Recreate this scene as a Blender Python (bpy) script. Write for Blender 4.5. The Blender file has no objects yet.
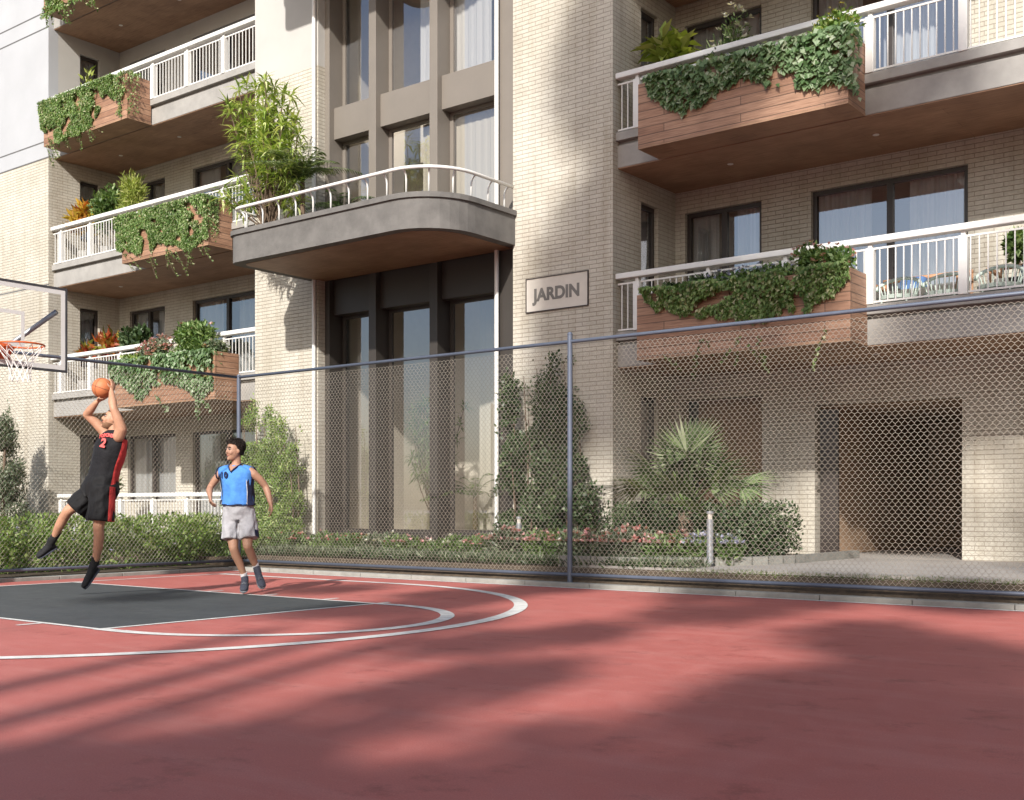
import bpy, bmesh, math, random
import numpy as np
from mathutils import Vector, Matrix, noise
random.seed(7)
R = math.radians
scene = bpy.context.scene
COL = scene.collection

# ---------------------------------------------------------------- camera, sky, sun
cam_d = bpy.data.cameras.new('camera')
cam = bpy.data.objects.new('camera', cam_d); COL.objects.link(cam)
YAW = math.atan(898/1157.5)
cam.location = (0, 0, 1.0)
cam.rotation_euler = (R(90), 0, YAW)
cam_d.sensor_width = 36; cam_d.lens = 36*1157.5/1024
cam_d.shift_y = 108/1024
cam_d.clip_start = 0.05; cam_d.clip_end = 1500
scene.camera = cam

SUN = Vector((0.40, -1.0, 0.66)).normalized()        # direction towards the sun
EL = math.asin(SUN.z); AZ = math.atan2(SUN.x, SUN.y)  # azimuth from +Y towards +X
w = bpy.data.worlds.new('World'); scene.world = w; w.use_nodes = True
nt = w.node_tree; bg = nt.nodes['Background']
sky = nt.nodes.new('ShaderNodeTexSky'); sky.sky_type = 'NISHITA'; sky.sun_disc = False
sky.sun_elevation = EL; sky.sun_rotation = AZ; sky.air_density = 1.0; sky.dust_density = 2.0; sky.ozone_density = 1.0
nt.links.new(sky.outputs[0], bg.inputs[0]); bg.inputs[1].default_value = 0.125
sl = bpy.data.lights.new('sun', 'SUN'); sl.energy = 4.7; sl.angle = R(1.0); sl.color = (1.0, 0.955, 0.89)
so = bpy.data.objects.new('sun', sl); COL.objects.link(so); so.rotation_euler = SUN.to_track_quat('Z', 'Y').to_euler(); so.location = (10, -20, 30)
scene.view_settings.view_transform = 'Standard'; scene.view_settings.look = 'None'
scene.view_settings.gamma = 1.0; scene.view_settings.exposure = 0.45
scene.cycles.max_bounces = 8; scene.cycles.transparent_max_bounces = 24; scene.cycles.caustics_reflective = False; scene.cycles.caustics_refractive = False
scene.cycles.sample_clamp_indirect = 6

# ---------------------------------------------------------------- helpers
def tag(o, label=None, cat=None, group=None, kind=None):
    if label: o['label'] = label
    if cat: o['category'] = cat
    if group: o['group'] = group
    if kind: o['kind'] = kind
    return o
def empty(name, loc=(0, 0, 0), label=None, cat=None, group=None):
    o = bpy.data.objects.new(name, None); COL.objects.link(o); o.location = loc; o.empty_display_size = .2
    return tag(o, label, cat, group)
def par(o, p):
    o.parent = p
    if p is not None:
        o.matrix_parent_inverse = Matrix.Translation(-Vector(abs_loc(p)))
    return o
def abs_loc(p):
    return p.location if p.type == 'EMPTY' else Vector((0, 0, 0))   # meshes keep world coordinates

class MB:
    def __init__(s): s.v = []; s.f = []
    def quad(s, a, b, c, d):
        n = len(s.v); s.v += [tuple(a), tuple(b), tuple(c), tuple(d)]; s.f.append((n, n+1, n+2, n+3)); return s
    def poly(s, pts):
        n = len(s.v); s.v += [tuple(p) for p in pts]; s.f.append(tuple(range(n, n+len(pts)))); return s
    def box(s, x0, y0, z0, x1, y1, z1):
        if x0 > x1: x0, x1 = x1, x0
        if y0 > y1: y0, y1 = y1, y0
        if z0 > z1: z0, z1 = z1, z0
        n = len(s.v)
        s.v += [(x0,y0,z0),(x1,y0,z0),(x1,y1,z0),(x0,y1,z0),(x0,y0,z1),(x1,y0,z1),(x1,y1,z1),(x0,y1,z1)]
        s.f += [tuple(n+i for i in q) for q in ((0,3,2,1),(4,5,6,7),(0,1,5,4),(1,2,6,5),(2,3,7,6),(3,0,4,7))]
        return s
    def tube(s, pts, r, n=8, cap=True):
        pts = [Vector(p) for p in pts]; m = len(pts)
        rr = r if isinstance(r, (list, tuple)) else [r]*m
        prev = None; base = len(s.v)
        for i, p in enumerate(pts):
            t = (pts[min(i+1, m-1)]-pts[max(i-1, 0)]).normalized()
            if prev is None:
                up = Vector((0, 0, 1)) if abs(t.z) < .9 else Vector((1, 0, 0))
                u = t.cross(up).normalized()
            else:
                u = (prev-t*prev.dot(t)); u = u.normalized() if u.length > 1e-6 else t.orthogonal().normalized()
            prev = u; v = t.cross(u)
            for k in range(n):
                a = 2*math.pi*k/n
                s.v.append(tuple(p+(u*math.cos(a)+v*math.sin(a))*rr[i]))
        for i in range(m-1):
            for k in range(n):
                a = base+i*n+k; b = base+i*n+(k+1) % n
                s.f.append((a, b, b+n, a+n))
        if cap:
            s.f.append(tuple(base+k for k in range(n))[::-1]); s.f.append(tuple(base+(m-1)*n+k for k in range(n)))
        return s
    def loft(s, rings, n=16, cap=True, close=False):
        # rings: (centre, u axis, v axis, ru, rv)
        base = len(s.v)
        for c, u, v, ru, rv in rings:
            c = Vector(c); u = Vector(u); v = Vector(v)
            for k in range(n):
                a = 2*math.pi*k/n
                s.v.append(tuple(c+u*(math.cos(a)*ru)+v*(math.sin(a)*rv)))
        for i in range(len(rings)-1):
            for k in range(n):
                a = base+i*n+k; b = base+i*n+(k+1) % n
                s.f.append((a, b, b+n, a+n))
        if cap:
            s.f.append(tuple(base+k for k in range(n))[::-1]); s.f.append(tuple(base+(len(rings)-1)*n+k for k in range(n)))
        return s
    def ball(s, c, r, n=12, m=8):
        if not isinstance(r, (tuple, list)): r = (r, r, r)
        rings = []
        for i in range(m+1):
            t = math.pi*i/m
            q = max(math.sin(t), .02)
            rings.append(((c[0], c[1], c[2]-math.cos(t)*r[2]), (1,0,0), (0,1,0), r[0]*q, r[1]*q))
        return s.loft(rings, n)
    def build(s, name, mat, parent=None, smooth=False, uv=True, bevel=0, xf=None, auto=None):
        me = bpy.data.meshes.new(name)
        V = s.v
        if xf is not None: V = [tuple(xf @ Vector(p)) for p in V]
        me.from_pydata(V, [], s.f); me.update()
        if uv: box_uv(me)
        if mat is not None: me.materials.append(mat)
        if smooth: me.polygons.foreach_set('use_smooth', [True]*len(me.polygons))
        o = bpy.data.objects.new(name, me); COL.objects.link(o)
        if auto is not None:
            me.set_sharp_from_angle(angle=R(auto))
        if bevel:
            b = o.modifiers.new('bevel', 'BEVEL'); b.width = bevel; b.segments = 2; b.limit_method = 'ANGLE'
        if parent is not None: par(o, parent)
        return o
def box_uv(me):
    uvl = me.uv_layers.new(name='UVMap'); co = me.vertices; d = uvl.data
    for p in me.polygons:
        n = p.normal; ax, ay, az = abs(n.x), abs(n.y), abs(n.z)
        for li in p.loop_indices:
            c = co[me.loops[li].vertex_index].co
            if az > ax and az > ay: d[li].uv = (c.x, c.y)
            elif ay >= ax: d[li].uv = (c.x, c.z)
            else: d[li].uv = (c.y, c.z)
def npmesh(name, V, k, mat, parent=None, smooth=False):
    """V: (n*k,3) vertices, every k of them one face"""
    V = np.asarray(V, dtype=np.float32); nf = len(V)//k
    me = bpy.data.meshes.new(name)
    me.vertices.add(len(V)); me.vertices.foreach_set('co', V.ravel())
    me.loops.add(nf*k); me.loops.foreach_set('vertex_index', np.arange(nf*k, dtype=np.int32))
    me.polygons.add(nf); me.polygons.foreach_set('loop_start', np.arange(0, nf*k, k, dtype=np.int32))
    me.update(calc_edges=True); me.validate()
    mats = mat if isinstance(mat, (list, tuple)) else [mat]
    for m in mats: me.materials.append(m)
    o = bpy.data.objects.new(name, me); COL.objects.link(o)
    if parent is not None: par(o, parent)
    return o
def wall_grid(mb, x0, x1, z0, z1, y0, y1, holes, mp=lambda x, y, z: (x, y, z)):
    """wall in the x-z plane with thickness y0..y1 and rectangular holes (xa,xb,za,zb)"""
    xs = sorted({x0, x1, *[h[0] for h in holes], *[h[1] for h in holes]}); zs = sorted({z0, z1, *[h[2] for h in holes], *[h[3] for h in holes]})
    xs = [x for x in xs if x0 <= x <= x1]; zs = [z for z in zs if z0 <= z <= z1]
    nx, nz = len(xs)-1, len(zs)-1
    def solid(i, j):
        if i < 0 or j < 0 or i >= nx or j >= nz: return False
        cx = (xs[i]+xs[i+1])/2; cz = (zs[j]+zs[j+1])/2
        return not any(h[0] < cx < h[1] and h[2] < cz < h[3] for h in holes)
    for i in range(nx):
        for j in range(nz):
            if not solid(i, j): continue
            a, b, c, d = xs[i], xs[i+1], zs[j], zs[j+1]
            mb.quad(mp(a,y0,c), mp(b,y0,c), mp(b,y0,d), mp(a,y0,d))
            mb.quad(mp(b,y1,c), mp(a,y1,c), mp(a,y1,d), mp(b,y1,d))
            if not solid(i-1, j): mb.quad(mp(a,y1,c), mp(a,y0,c), mp(a,y0,d), mp(a,y1,d))
            if not solid(i+1, j): mb.quad(mp(b,y0,c), mp(b,y1,c), mp(b,y1,d), mp(b,y0,d))
            if not solid(i, j-1): mb.quad(mp(a,y0,c), mp(a,y1,c), mp(b,y1,c), mp(b,y0,c))
            if not solid(i, j+1): mb.quad(mp(a,y0,d), mp(b,y0,d), mp(b,y1,d), mp(a,y1,d))
    return mb

# ---------------------------------------------------------------- materials
def newmat(name):
    m = bpy.data.materials.new(name); m.use_nodes = True
    return m, m.node_tree, m.node_tree.nodes['Principled BSDF']
def mixc(nt, a, b, fac, blend='MIX'):
    n = nt.nodes.new('ShaderNodeMix'); n.data_type = 'RGBA'; n.blend_type = blend
    for i, v in ((6, a), (7, b), (0, fac)):
        if isinstance(v, (tuple, list)): n.inputs[i].default_value = (*v[:3], 1)
        elif isinstance(v, (int, float)): n.inputs[i].default_value = v
        else: nt.links.new(v, n.inputs[i])
    return n.outputs[2]
def ramp(nt, src, p0, p1, c0=(0,0,0,1), c1=(1,1,1,1)):
    r = nt.nodes.new('ShaderNodeValToRGB'); e = r.color_ramp.elements
    e[0].position = p0; e[1].position = p1; e[0].color = c0; e[1].color = c1
    nt.links.new(src, r.inputs[0]); return r.outputs[0]
def ntex(nt, scale, detail=4, rough=.6, coord='Object', stretch=None):
    tc = nt.nodes.new('ShaderNodeTexCoord'); n = nt.nodes.new('ShaderNodeTexNoise')
    n.inputs['Scale'].default_value = scale; n.inputs['Detail'].default_value = detail; n.inputs['Roughness'].default_value = rough
    src = tc.outputs[coord]
    if stretch:
        mp = nt.nodes.new('ShaderNodeMapping'); mp.inputs['Scale'].default_value = stretch; nt.links.new(src, mp.inputs[0]); src = mp.outputs[0]
    nt.links.new(src, n.inputs['Vector']); return n.outputs['Fac']
def bump(nt, p, h, strength=.3, dist=.01):
    b = nt.nodes.new('ShaderNodeBump'); b.inputs['Strength'].default_value = strength; b.inputs['Distance'].default_value = dist
    nt.links.new(h, b.inputs['Height']); nt.links.new(b.outputs[0], p.inputs['Normal'])
def simple(name, col, rough=.6, metal=0, var=.15, scale=6, bmp=.15, bscale=60, bdist=.003, spec=.5, stretch=None):
    m, nt, p = newmat(name)
    n = ntex(nt, scale, stretch=stretch)
    c0 = tuple(c*(1-var) for c in col); c1 = tuple(min(1, c*(1+var)) for c in col)
    nt.links.new(mixc(nt, c0, c1, ramp(nt, n, .3, .7)), p.inputs['Base Color'])
    p.inputs['Roughness'].default_value = rough; p.inputs['Metallic'].default_value = metal
    p.inputs['Specular IOR Level'].default_value = spec
    if bmp: bump(nt, p, ntex(nt, bscale), bmp, bdist)
    return m
def brick_mat():
    m, nt, p = newmat('cream_brick')
    uv = nt.nodes.new('ShaderNodeUVMap')
    b = nt.nodes.new('ShaderNodeTexBrick'); nt.links.new(uv.outputs[0], b.inputs['Vector'])
    b.inputs['Scale'].default_value = 1; b.inputs['Brick Width'].default_value = .26; b.inputs['Row Height'].default_value = .067
    b.inputs['Mortar Size'].default_value = .0048; b.inputs['Mortar Smooth'].default_value = .25; b.inputs['Bias'].default_value = 0
    b.inputs['Color1'].default_value = (.55, .52, .455, 1); b.inputs['Color2'].default_value = (.50, .468, .405, 1); b.inputs['Mortar'].default_value = (.25, .20, .15, 1)
    n1 = ntex(nt, .9, 6, .65); n2 = ntex(nt, 26, 3, .6)
    c = mixc(nt, b.outputs['Color'], (.605, .58, .505), ramp(nt, n2, .45, .75))
    mort = mixc(nt, c, (.38, .335, .28), b.outputs['Fac'])
    c = mixc(nt, mort, mixc(nt, mort, (.80, .78, .74), 1.0, 'MULTIPLY'), ramp(nt, n1, .35, .7))
    n5 = ntex(nt, 1, 5, .65, stretch=(5, 5, .35)); c = mixc(nt, c, mixc(nt, c, (.84, .81, .77), 1.0, 'MULTIPLY'), ramp(nt, n5, .5, .75))
    nt.links.new(c, p.inputs['Base Color']); p.inputs['Roughness'].default_value = .85; p.inputs['Specular IOR Level'].default_value = .25
    mt = nt.nodes.new('ShaderNodeMath'); mt.operation = 'MULTIPLY_ADD'; mt.inputs[1].default_value = -1.0
    nt.links.new(b.outputs['Fac'], mt.inputs[0])
    m2 = nt.nodes.new('ShaderNodeMath'); m2.operation = 'MULTIPLY'; m2.inputs[1].default_value = .45; nt.links.new(n2, m2.inputs[0]); nt.links.new(m2.outputs[0], mt.inputs[2])
    bump(nt, p, mt.outputs[0], .9, .012)
    return m
def wood_mat(name, c0, c1, plank, axis='v', seam=.004, rough=.55):
    m, nt, p = newmat(name)
    uv = nt.nodes.new('ShaderNodeUVMap')
    b = nt.nodes.new('ShaderNodeTexBrick'); src = uv.outputs[0]
    if axis == 'u':
        mp = nt.nodes.new('ShaderNodeMapping'); mp.inputs['Rotation'].default_value = (0, 0, R(90)); nt.links.new(src, mp.inputs[0]); src = mp.outputs[0]
    nt.links.new(src, b.inputs['Vector'])
    b.inputs['Scale'].default_value = 1; b.inputs['Brick Width'].default_value = 2.4; b.inputs['Row Height'].default_value = plank
    b.inputs['Mortar Size'].default_value = seam; b.inputs['Mortar Smooth'].default_value = .1
    b.inputs['Color1'].default_value = (*c0, 1); b.inputs['Color2'].default_value = (*c1, 1); b.inputs['Mortar'].default_value = tuple(c*.35 for c in c0)+(1,)
    mp = nt.nodes.new('ShaderNodeMapping'); mp.inputs['Scale'].default_value = (3, 60, 1); nt.links.new(src, mp.inputs[0])
    g = nt.nodes.new('ShaderNodeTexNoise'); g.inputs['Scale'].default_value = 1; g.inputs['Detail'].default_value = 5; nt.links.new(mp.outputs[0], g.inputs['Vector'])
    c = mixc(nt, b.outputs['Color'], mixc(nt, b.outputs['Color'], (.62, .58, .55), 1.0, 'MULTIPLY'), ramp(nt, g.outputs['Fac'], .35, .7))
    n1 = ntex(nt, 1.3, 3); c = mixc(nt, c, mixc(nt, c, (.75, .72, .7), 1, 'MULTIPLY'), ramp(nt, n1, .4, .65))
    nt.links.new(c, p.inputs['Base Color']); p.inputs['Roughness'].default_value = rough
    mt = nt.nodes.new('ShaderNodeMath'); mt.operation = 'SUBTRACT'; nt.links.new(g.outputs['Fac'], mt.inputs[0]); nt.links.new(b.outputs['Fac'], mt.inputs[1])
    bump(nt, p, mt.outputs[0], .5, .006)
    return m
def glass_mat(name, refl=.3, tint=(.85, .9, .93)):
    m, nt, p = newmat(name); nt.nodes.remove(p)
    out = [n for n in nt.nodes if n.type == 'OUTPUT_MATERIAL'][0]
    t = nt.nodes.new('ShaderNodeBsdfTransparent'); t.inputs[0].default_value = (*tint, 1)
    g = nt.nodes.new('ShaderNodeBsdfGlossy'); g.inputs['Roughness'].default_value = .01; g.inputs['Color'].default_value = (.9, .93, 1, 1)
    lw = nt.nodes.new('ShaderNodeFresnel'); lw.inputs['IOR'].default_value = 1.5
    ad = nt.nodes.new('ShaderNodeMath'); ad.operation = 'ADD'; ad.use_clamp = True; ad.inputs[1].default_value = refl; nt.links.new(lw.outputs[0], ad.inputs[0])
    mx = nt.nodes.new('ShaderNodeMixShader'); nt.links.new(ad.outputs[0], mx.inputs[0]); nt.links.new(t.outputs[0], mx.inputs[1]); nt.links.new(g.outputs[0], mx.inputs[2])
    nt.links.new(mx.outputs[0], out.inputs[0])
    return m
def leaf_mat(name, c0, c1, c2=None, trans=.35, rough=.45):
    m, nt, p = newmat(name)
    out = [n for n in nt.nodes if n.type == 'OUTPUT_MATERIAL'][0]
    geo = nt.nodes.new('ShaderNodeNewGeometry')
    r = nt.nodes.new('ShaderNodeValToRGB'); e = r.color_ramp.elements; e[0].color = (*c0, 1); e[1].color = (*c1, 1); e[0].position = .1; e[1].position = .75
    if c2: q = e.new(.95); q.color = (*c2, 1)
    nt.links.new(geo.outputs['Random Per Island'], r.inputs[0])
    n = ntex(nt, 1.7, 2); c = mixc(nt, r.outputs[0], mixc(nt, r.outputs[0], (.55, .6, .5), 1, 'MULTIPLY'), ramp(nt, n, .45, .7))
    nt.links.new(c, p.inputs['Base Color']); p.inputs['Roughness'].default_value = rough; p.inputs['Specular IOR Level'].default_value = .4
    tr = nt.nodes.new('ShaderNodeBsdfTranslucent'); nt.links.new(mixc(nt, c, (1.3, 1.25, .6), .9, 'MULTIPLY'), tr.inputs[0])
    mx = nt.nodes.new('ShaderNodeMixShader'); mx.inputs[0].default_value = trans
    nt.links.new(p.outputs[0], mx.inputs[1]); nt.links.new(tr.outputs[0], mx.inputs[2]); nt.links.new(mx.outputs[0], out.inputs[0])
    return m
def cloth_mat(name, col, trans=.4):
    m, nt, p = newmat(name); out = [n for n in nt.nodes if n.type == 'OUTPUT_MATERIAL'][0]
    p.inputs['Base Color'].default_value = (*col, 1); p.inputs['Roughness'].default_value = .9
    tr = nt.nodes.new('ShaderNodeBsdfTranslucent'); tr.inputs[0].default_value = (*col, 1)
    mx = nt.nodes.new('ShaderNodeMixShader'); mx.inputs[0].default_value = trans
    nt.links.new(p.outputs[0], mx.inputs[1]); nt.links.new(tr.outputs[0], mx.inputs[2]); nt.links.new(mx.outputs[0], out.inputs[0])
    return m

def court_mat(name, col, dust):
    m, nt, p = newmat(name)
    n1 = ntex(nt, .45, 5, .6); n2 = ntex(nt, 5, 5, .7); n3 = ntex(nt, 140, 2, .6); n4 = ntex(nt, .8, 4, .6, stretch=(1, 5, 1))
    c = mixc(nt, col, tuple(x*.82 for x in col), ramp(nt, n1, .35, .7))
    c = mixc(nt, c, dust, mixc(nt, (0, 0, 0), (.22, .22, .22), ramp(nt, n2, .45, .8)))
    c = mixc(nt, c, dust, mixc(nt, (0, 0, 0), (.18, .18, .18), ramp(nt, n4, .5, .75)))
    c = mixc(nt, c, mixc(nt, c, (.8, .8, .8), 1, 'MULTIPLY'), ramp(nt, n3, .4, .7))
    nt.links.new(c, p.inputs['Base Color'])
    n6 = ntex(nt, 2.3, 6, .75); c = mixc(nt, c, mixc(nt, c, (.70, .66, .66), 1, 'MULTIPLY'), ramp(nt, n6, .56, .70))
    n7 = ntex(nt, 60, 3, .7); c = mixc(nt, c, dust, mixc(nt, (0, 0, 0), (.35, .35, .35), ramp(nt, n7, .62, .72)))
    nt.links.new(c, p.inputs['Base Color'])
    r = ramp(nt, n2, .3, .8, (.55, .55, .55, 1), (.8, .8, .8, 1)); nt.links.new(r, p.inputs['Roughness'])
    p.inputs['Specular IOR Level'].default_value = .35
    bump(nt, p, n3, .25, .002)
    return m

M = {}
M['brick'] = brick_mat()
M['plaster'] = simple('white_plaster', (.44, .425, .40), .85, var=.05, scale=1.2, bmp=.1)
M['plaster_grey'] = simple('grey_white_panel', (.385, .395, .415), .8, var=.05, scale=1.0, bmp=.08)
M['joint'] = simple('panel_joint', (.12, .12, .12), .9, bmp=0)
M['concrete'] = simple('light_concrete', (.30, .288, .27), .85, var=.14, scale=3, bmp=.35, bscale=45, bdist=.004)
M['concrete_dark'] = simple('dark_render', (.135, .128, .12), .85, var=.2, scale=3.5, bmp=.5, bscale=55, bdist=.006)
M['soffit'] = wood_mat('brown_soffit_boards', (.43, .265, .165), (.37, .22, .135), .30, 'v', .0015, .6)
M['cedar'] = wood_mat('cedar_boards', (.46, .275, .18), (.34, .185, .115), .118, 'v', .006)
M['white_metal'] = simple('white_painted_metal', (.70, .69, .665), .4, var=.03, bmp=.03)
M['bay_metal'] = simple('taupe_metal', (.185, .163, .14), .5, metal=.0, var=.05, bmp=.03, scale=2)
M['bay_metal_shaded'] = simple('shaded_taupe_metal', (.04, .034, .029), .5, var=.05, bmp=.03, scale=2)  # darker copy of the taupe metal: shade below the balcony put into the colour
M['dark_frame'] = simple('dark_bronze_frame', (.045, .036, .032), .4, var=.08, bmp=0)
M['glass'] = glass_mat('window_glass', .24, (.93, .95, .96))
M['bay_glass'] = glass_mat('bay_glass', .20, (.96, .96, .95))
M['curtain'] = cloth_mat('sheer_curtain', (.80, .79, .77), .35)
M['blind'] = cloth_mat('beige_blind', (.66, .61, .52), .2)
M['room'] = simple('room_wall', (.48, .40, .30), .9, var=.04, bmp=0)
M['garage'] = simple('garage_wall', (.36, .24, .155), .85, var=.1, bmp=0)
M['court'] = court_mat('red_court_paint', (.50, .142, .122), (.62, .34, .30))
M['key'] = court_mat('grey_court_paint', (.062, .070, .075), (.15, .16, .165))
M['line'] = simple('white_line_paint', (.66, .65, .62), .7, var=.2, scale=9, bmp=.1)
M['kerb'] = simple('kerb_concrete', (.27, .265, .24), .9, var=.18, scale=5, bmp=.3)
M['soil'] = simple('soil', (.085, .062, .042), .95, var=.4, scale=9, bmp=.8, bscale=30, bdist=.02)
M['drive'] = simple('driveway_concrete', (.36, .335, .31), .9, var=.12, scale=1.5, bmp=.25)
M['steel'] = simple('blue_grey_painted_steel', (.115, .135, .18), .42, metal=.2, var=.08, bmp=0)
M['wire'] = simple('galvanised_wire', (.36, .325, .27), .45, metal=.35, var=.1, bmp=0)
M['galv'] = simple('galvanised_steel', (.42, .44, .47), .4, metal=.6, var=.1, bmp=0)
M['black'] = simple('black_rubber', (.02, .02, .022), .6, bmp=0)
M['bark'] = simple('bark', (.13, .09, .06), .9, var=.3, scale=12, bmp=.8, bscale=25, bdist=.01)
M['leaf_ivy'] = leaf_mat('ivy_leaf', (.10, .18, .07), (.24, .35, .18), (.50, .56, .42))
M['leaf_ivy2'] = leaf_mat('small_ivy_leaf', (.10, .19, .045), (.26, .37, .13), (.52, .52, .33))
M['leaf_lime'] = leaf_mat('lime_leaf', (.22, .34, .07), (.48, .58, .18), (.74, .76, .40))
M['leaf_mid'] = leaf_mat('mid_green_leaf', (.07, .135, .035), (.19, .29, .09), (.34, .44, .2))
M['leaf_bright'] = leaf_mat('bright_green_leaf', (.11, .21, .035), (.30, .42, .11), (.54, .60, .28))
M['leaf_dark'] = leaf_mat('dark_green_leaf', (.03, .06, .022), (.085, .135, .055), (.17, .22, .11), .25)
M['leaf_grey'] = leaf_mat('grey_green_leaf', (.07, .10, .055), (.18, .22, .135), (.34, .37, .26), .25)
M['leaf_yellow'] = leaf_mat('yellow_green_leaf', (.22, .30, .05), (.42, .48, .12), (.6, .6, .25))
M['leaf_orange'] = leaf_mat('orange_croton_leaf', (.45, .22, .03), (.55, .42, .06), (.5, .10, .03))
M['leaf_red'] = leaf_mat('red_bromeliad_leaf', (.42, .06, .04), (.5, .22, .04), (.25, .30, .06))
M['leaf_palm'] = leaf_mat('palm_leaf', (.09, .135, .06), (.22, .29, .13), (.42, .46, .30), .25)
M['leaf_tree'] = leaf_mat('tree_leaf', (.03, .06, .015), (.09, .14, .035), None, .3)
M['fl_pink'] = leaf_mat('pink_petal', (.62, .28, .33), (.75, .45, .45), (.8, .7, .68))
M['fl_blue'] = leaf_mat('lilac_petal', (.38, .38, .68), (.55, .55, .78), (.8, .8, .85))
M['fl_white'] = leaf_mat('white_petal', (.75, .74, .68), (.82, .8, .76), None)
M['fl_red'] = leaf_mat('red_petal', (.6, .16, .17), (.72, .42, .40), None)
M['fl_yellow'] = leaf_mat('yellow_petal', (.7, .6, .1), (.8, .72, .3), None)
M['grass'] = leaf_mat('grass_blade', (.08, .14, .03), (.16, .22, .06), None)

# ---------------------------------------------------------------- ground and court
def struct(o): o['kind'] = 'structure'; return o
struct(MB().quad((-300,-300,-.03),(300,-300,-.03),(300,300,-.03),(-300,300,-.03)).build('ground', M['drive']))
CX0, CX1, CY0, CY1 = -14.93, 14.0, -14.0, 11.93
struct(MB().box(CX0, CY0, -.028, CX1, CY1, 0).build('court', M['court']))
KX0, KX1, KY0, KY1 = -14.2, -8.5, 5.42, 8.72
struct(MB().quad((KX0, KY0, .002), (KX1, KY0, .002), (KX1, KY1, .002), (KX0, KY1, .002)).build('key_area', M['key']))
lm = MB(); LW = .05; lz = .004
def lrect(x0, y0, x1, y1, z=lz):
    if x0 > x1: x0, x1 = x1, x0
    lm.quad((x0, y0, z), (x1, y0, z), (x1, y1, z), (x0, y1, z))
lrect(CX0+.02, 11.83, CX1, 11.90)                       # side line
lrect(-14.26, -4, -14.19, 11.83)                        # base line
lrect(-14.19, KY1-.06, KX1, KY1); lrect(-14.19, KY0, KX1, KY0+.06); lrect(KX1-.06, KY0+.06, KX1, KY1-.06)
def arc(cx, cy, r, a0, a1, w, n=72):
    for i in range(n):
        t0 = R(a0+(a1-a0)*i/n); t1 = R(a0+(a1-a0)*(i+1)/n)
        p = [(cx+q*math.cos(t), cy+q*math.sin(t)) for q, t in ((r-w, t0), (r, t0), (r, t1), (r-w, t1))]
        lm.quad(*[(a, b, lz+.0012) for a, b in p])
arc(-8.27, (KY0+KY1)/2, (KY1-KY0)/2+.02, -90, 90, .13)
lrect(KX1-.06, KY0-.02, -8.27, KY0+.10, lz+.0006); lrect(KX1, KY1-.10, -8.27, KY1+.02, lz+.0006)
TCX, TCY, TCR = -10.62, 6.84, 4.36
arc(TCX, TCY, TCR, -90, 90, .14)
lrect(-14.19, TCY+TCR-.12, TCX, TCY+TCR); lrect(-14.19, TCY-TCR, TCX, TCY-TCR+.12)
for x in (-9.4, -10.4, -11.4): lrect(x, KY1, x+.06, KY1+.22); lrect(x, KY0-.22, x+.06, KY0)
lrect(KX1-.06, KY1, KX1, KY1+.16, lz+.0003)
struct(lm.build('court_lines', M['line']))
# kerb of short concrete lengths
k = MB(); x = -15.05
while x < 14: k.box(x+.004, 11.935, -.02, x+.996, 12.09, .058); x += 1.0
y = 11.93
while y > -4: k.box(-15.09, y-.996, -.02, -14.94, y-.004, .05); y -= 1.0
struct(k.build('kerb', M['kerb'], bevel=.008))
# planting bed, bank behind the kerb, driveway
b = MB()
b.quad((-15.1,12.09,.035),(14,12.09,.035),(14,12.45,.23),(-15.1,12.45,.23))
b.box(-15.1, 12.45, .0, -8.72, 16.7, .23)
b.poly([(-8.72,12.6,.30)]+[(-8.6+1.98*math.sin(R(a)),14.75-2.13*math.cos(R(a)),.30) for a in range(0,91,6)]+[(-6.62,16.7,.30),(-8.72,16.7,.30)])
struct(b.build('planting_bed', M['soil']))
b = MB(); b.box(-70, -4, -.02, -15.1, 12.1, .06); b.box(-70, 12.1, -.02, -15.1, 40, .19)
struct(b.build('side_garden_soil', M['soil']))
struct(MB().box(-8.7, 12.45, 0, 14, 24, .262).build('driveway', M['drive']))
# rounded kerb of the bed
b = MB(); pts = [(-9.0, 12.56), (-8.0, 12.60)]
pts = [(-8.6+2.05*math.sin(t)*1.0, 14.75-2.2*math.cos(t)) for t in [R(a) for a in range(-8, 91, 7)]] + [(-6.55, 16.7)]
for i in range(len(pts)-1):
    (xa, ya), (xb, yb) = pts[i], pts[i+1]; d = Vector((yb-ya, xa-xb)).normalized()*.11
    b.poly([(xa,ya,.37),(xa-d.x*-1,ya+d.y,.37),(xb+d.x,yb+d.y,.37),(xb,yb,.37)])
    b.quad((xa,ya,0),(xb,yb,0),(xb,yb,.37),(xa,ya,.37)); b.quad((xb+d.x,yb+d.y,0),(xa+d.x,ya+d.y,0),(xa+d.x,ya+d.y,.37),(xb+d.x,yb+d.y,.37))
struct(b.build('bed_kerb', M['kerb']))
# ---------------------------------------------------------------- the apartment building
YF, YB, TOP = 14.85, 16.75, 15.9
BL = [3.15, 6.20, 9.27, 12.32]                 # undersides of the balcony slabs
FL = [.30]+[b+.50 for b in BL]                 # storey floors
HD = [2.77]+[b-.37 for b in BL[1:]]+[BL[3]+2.68]  # window heads
bld = empty('apartment_building', (-12, YF, 0), 'cream brick apartment building with recessed balconies and a tall glazed bay in the middle', 'building')
PLZ = 9.27
RL0, RL1 = -25.34, -17.90                      # left balcony recess
RR0, RR1 = -9.58, -2.14                        # right balcony recess
RX0, RX1 = -.30, 7.14                          # next recess, beyond the frame
def wallpart(name, x0, x1, z0, z1, y0, y1, holes, mat, mp=None):
    mb = MB(); wall_grid(mb, x0, x1, z0, z1, y0, y1, holes, mp or (lambda x, y, z: (x, y, z)))
    return mb.build(name, mat, bld)
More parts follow.
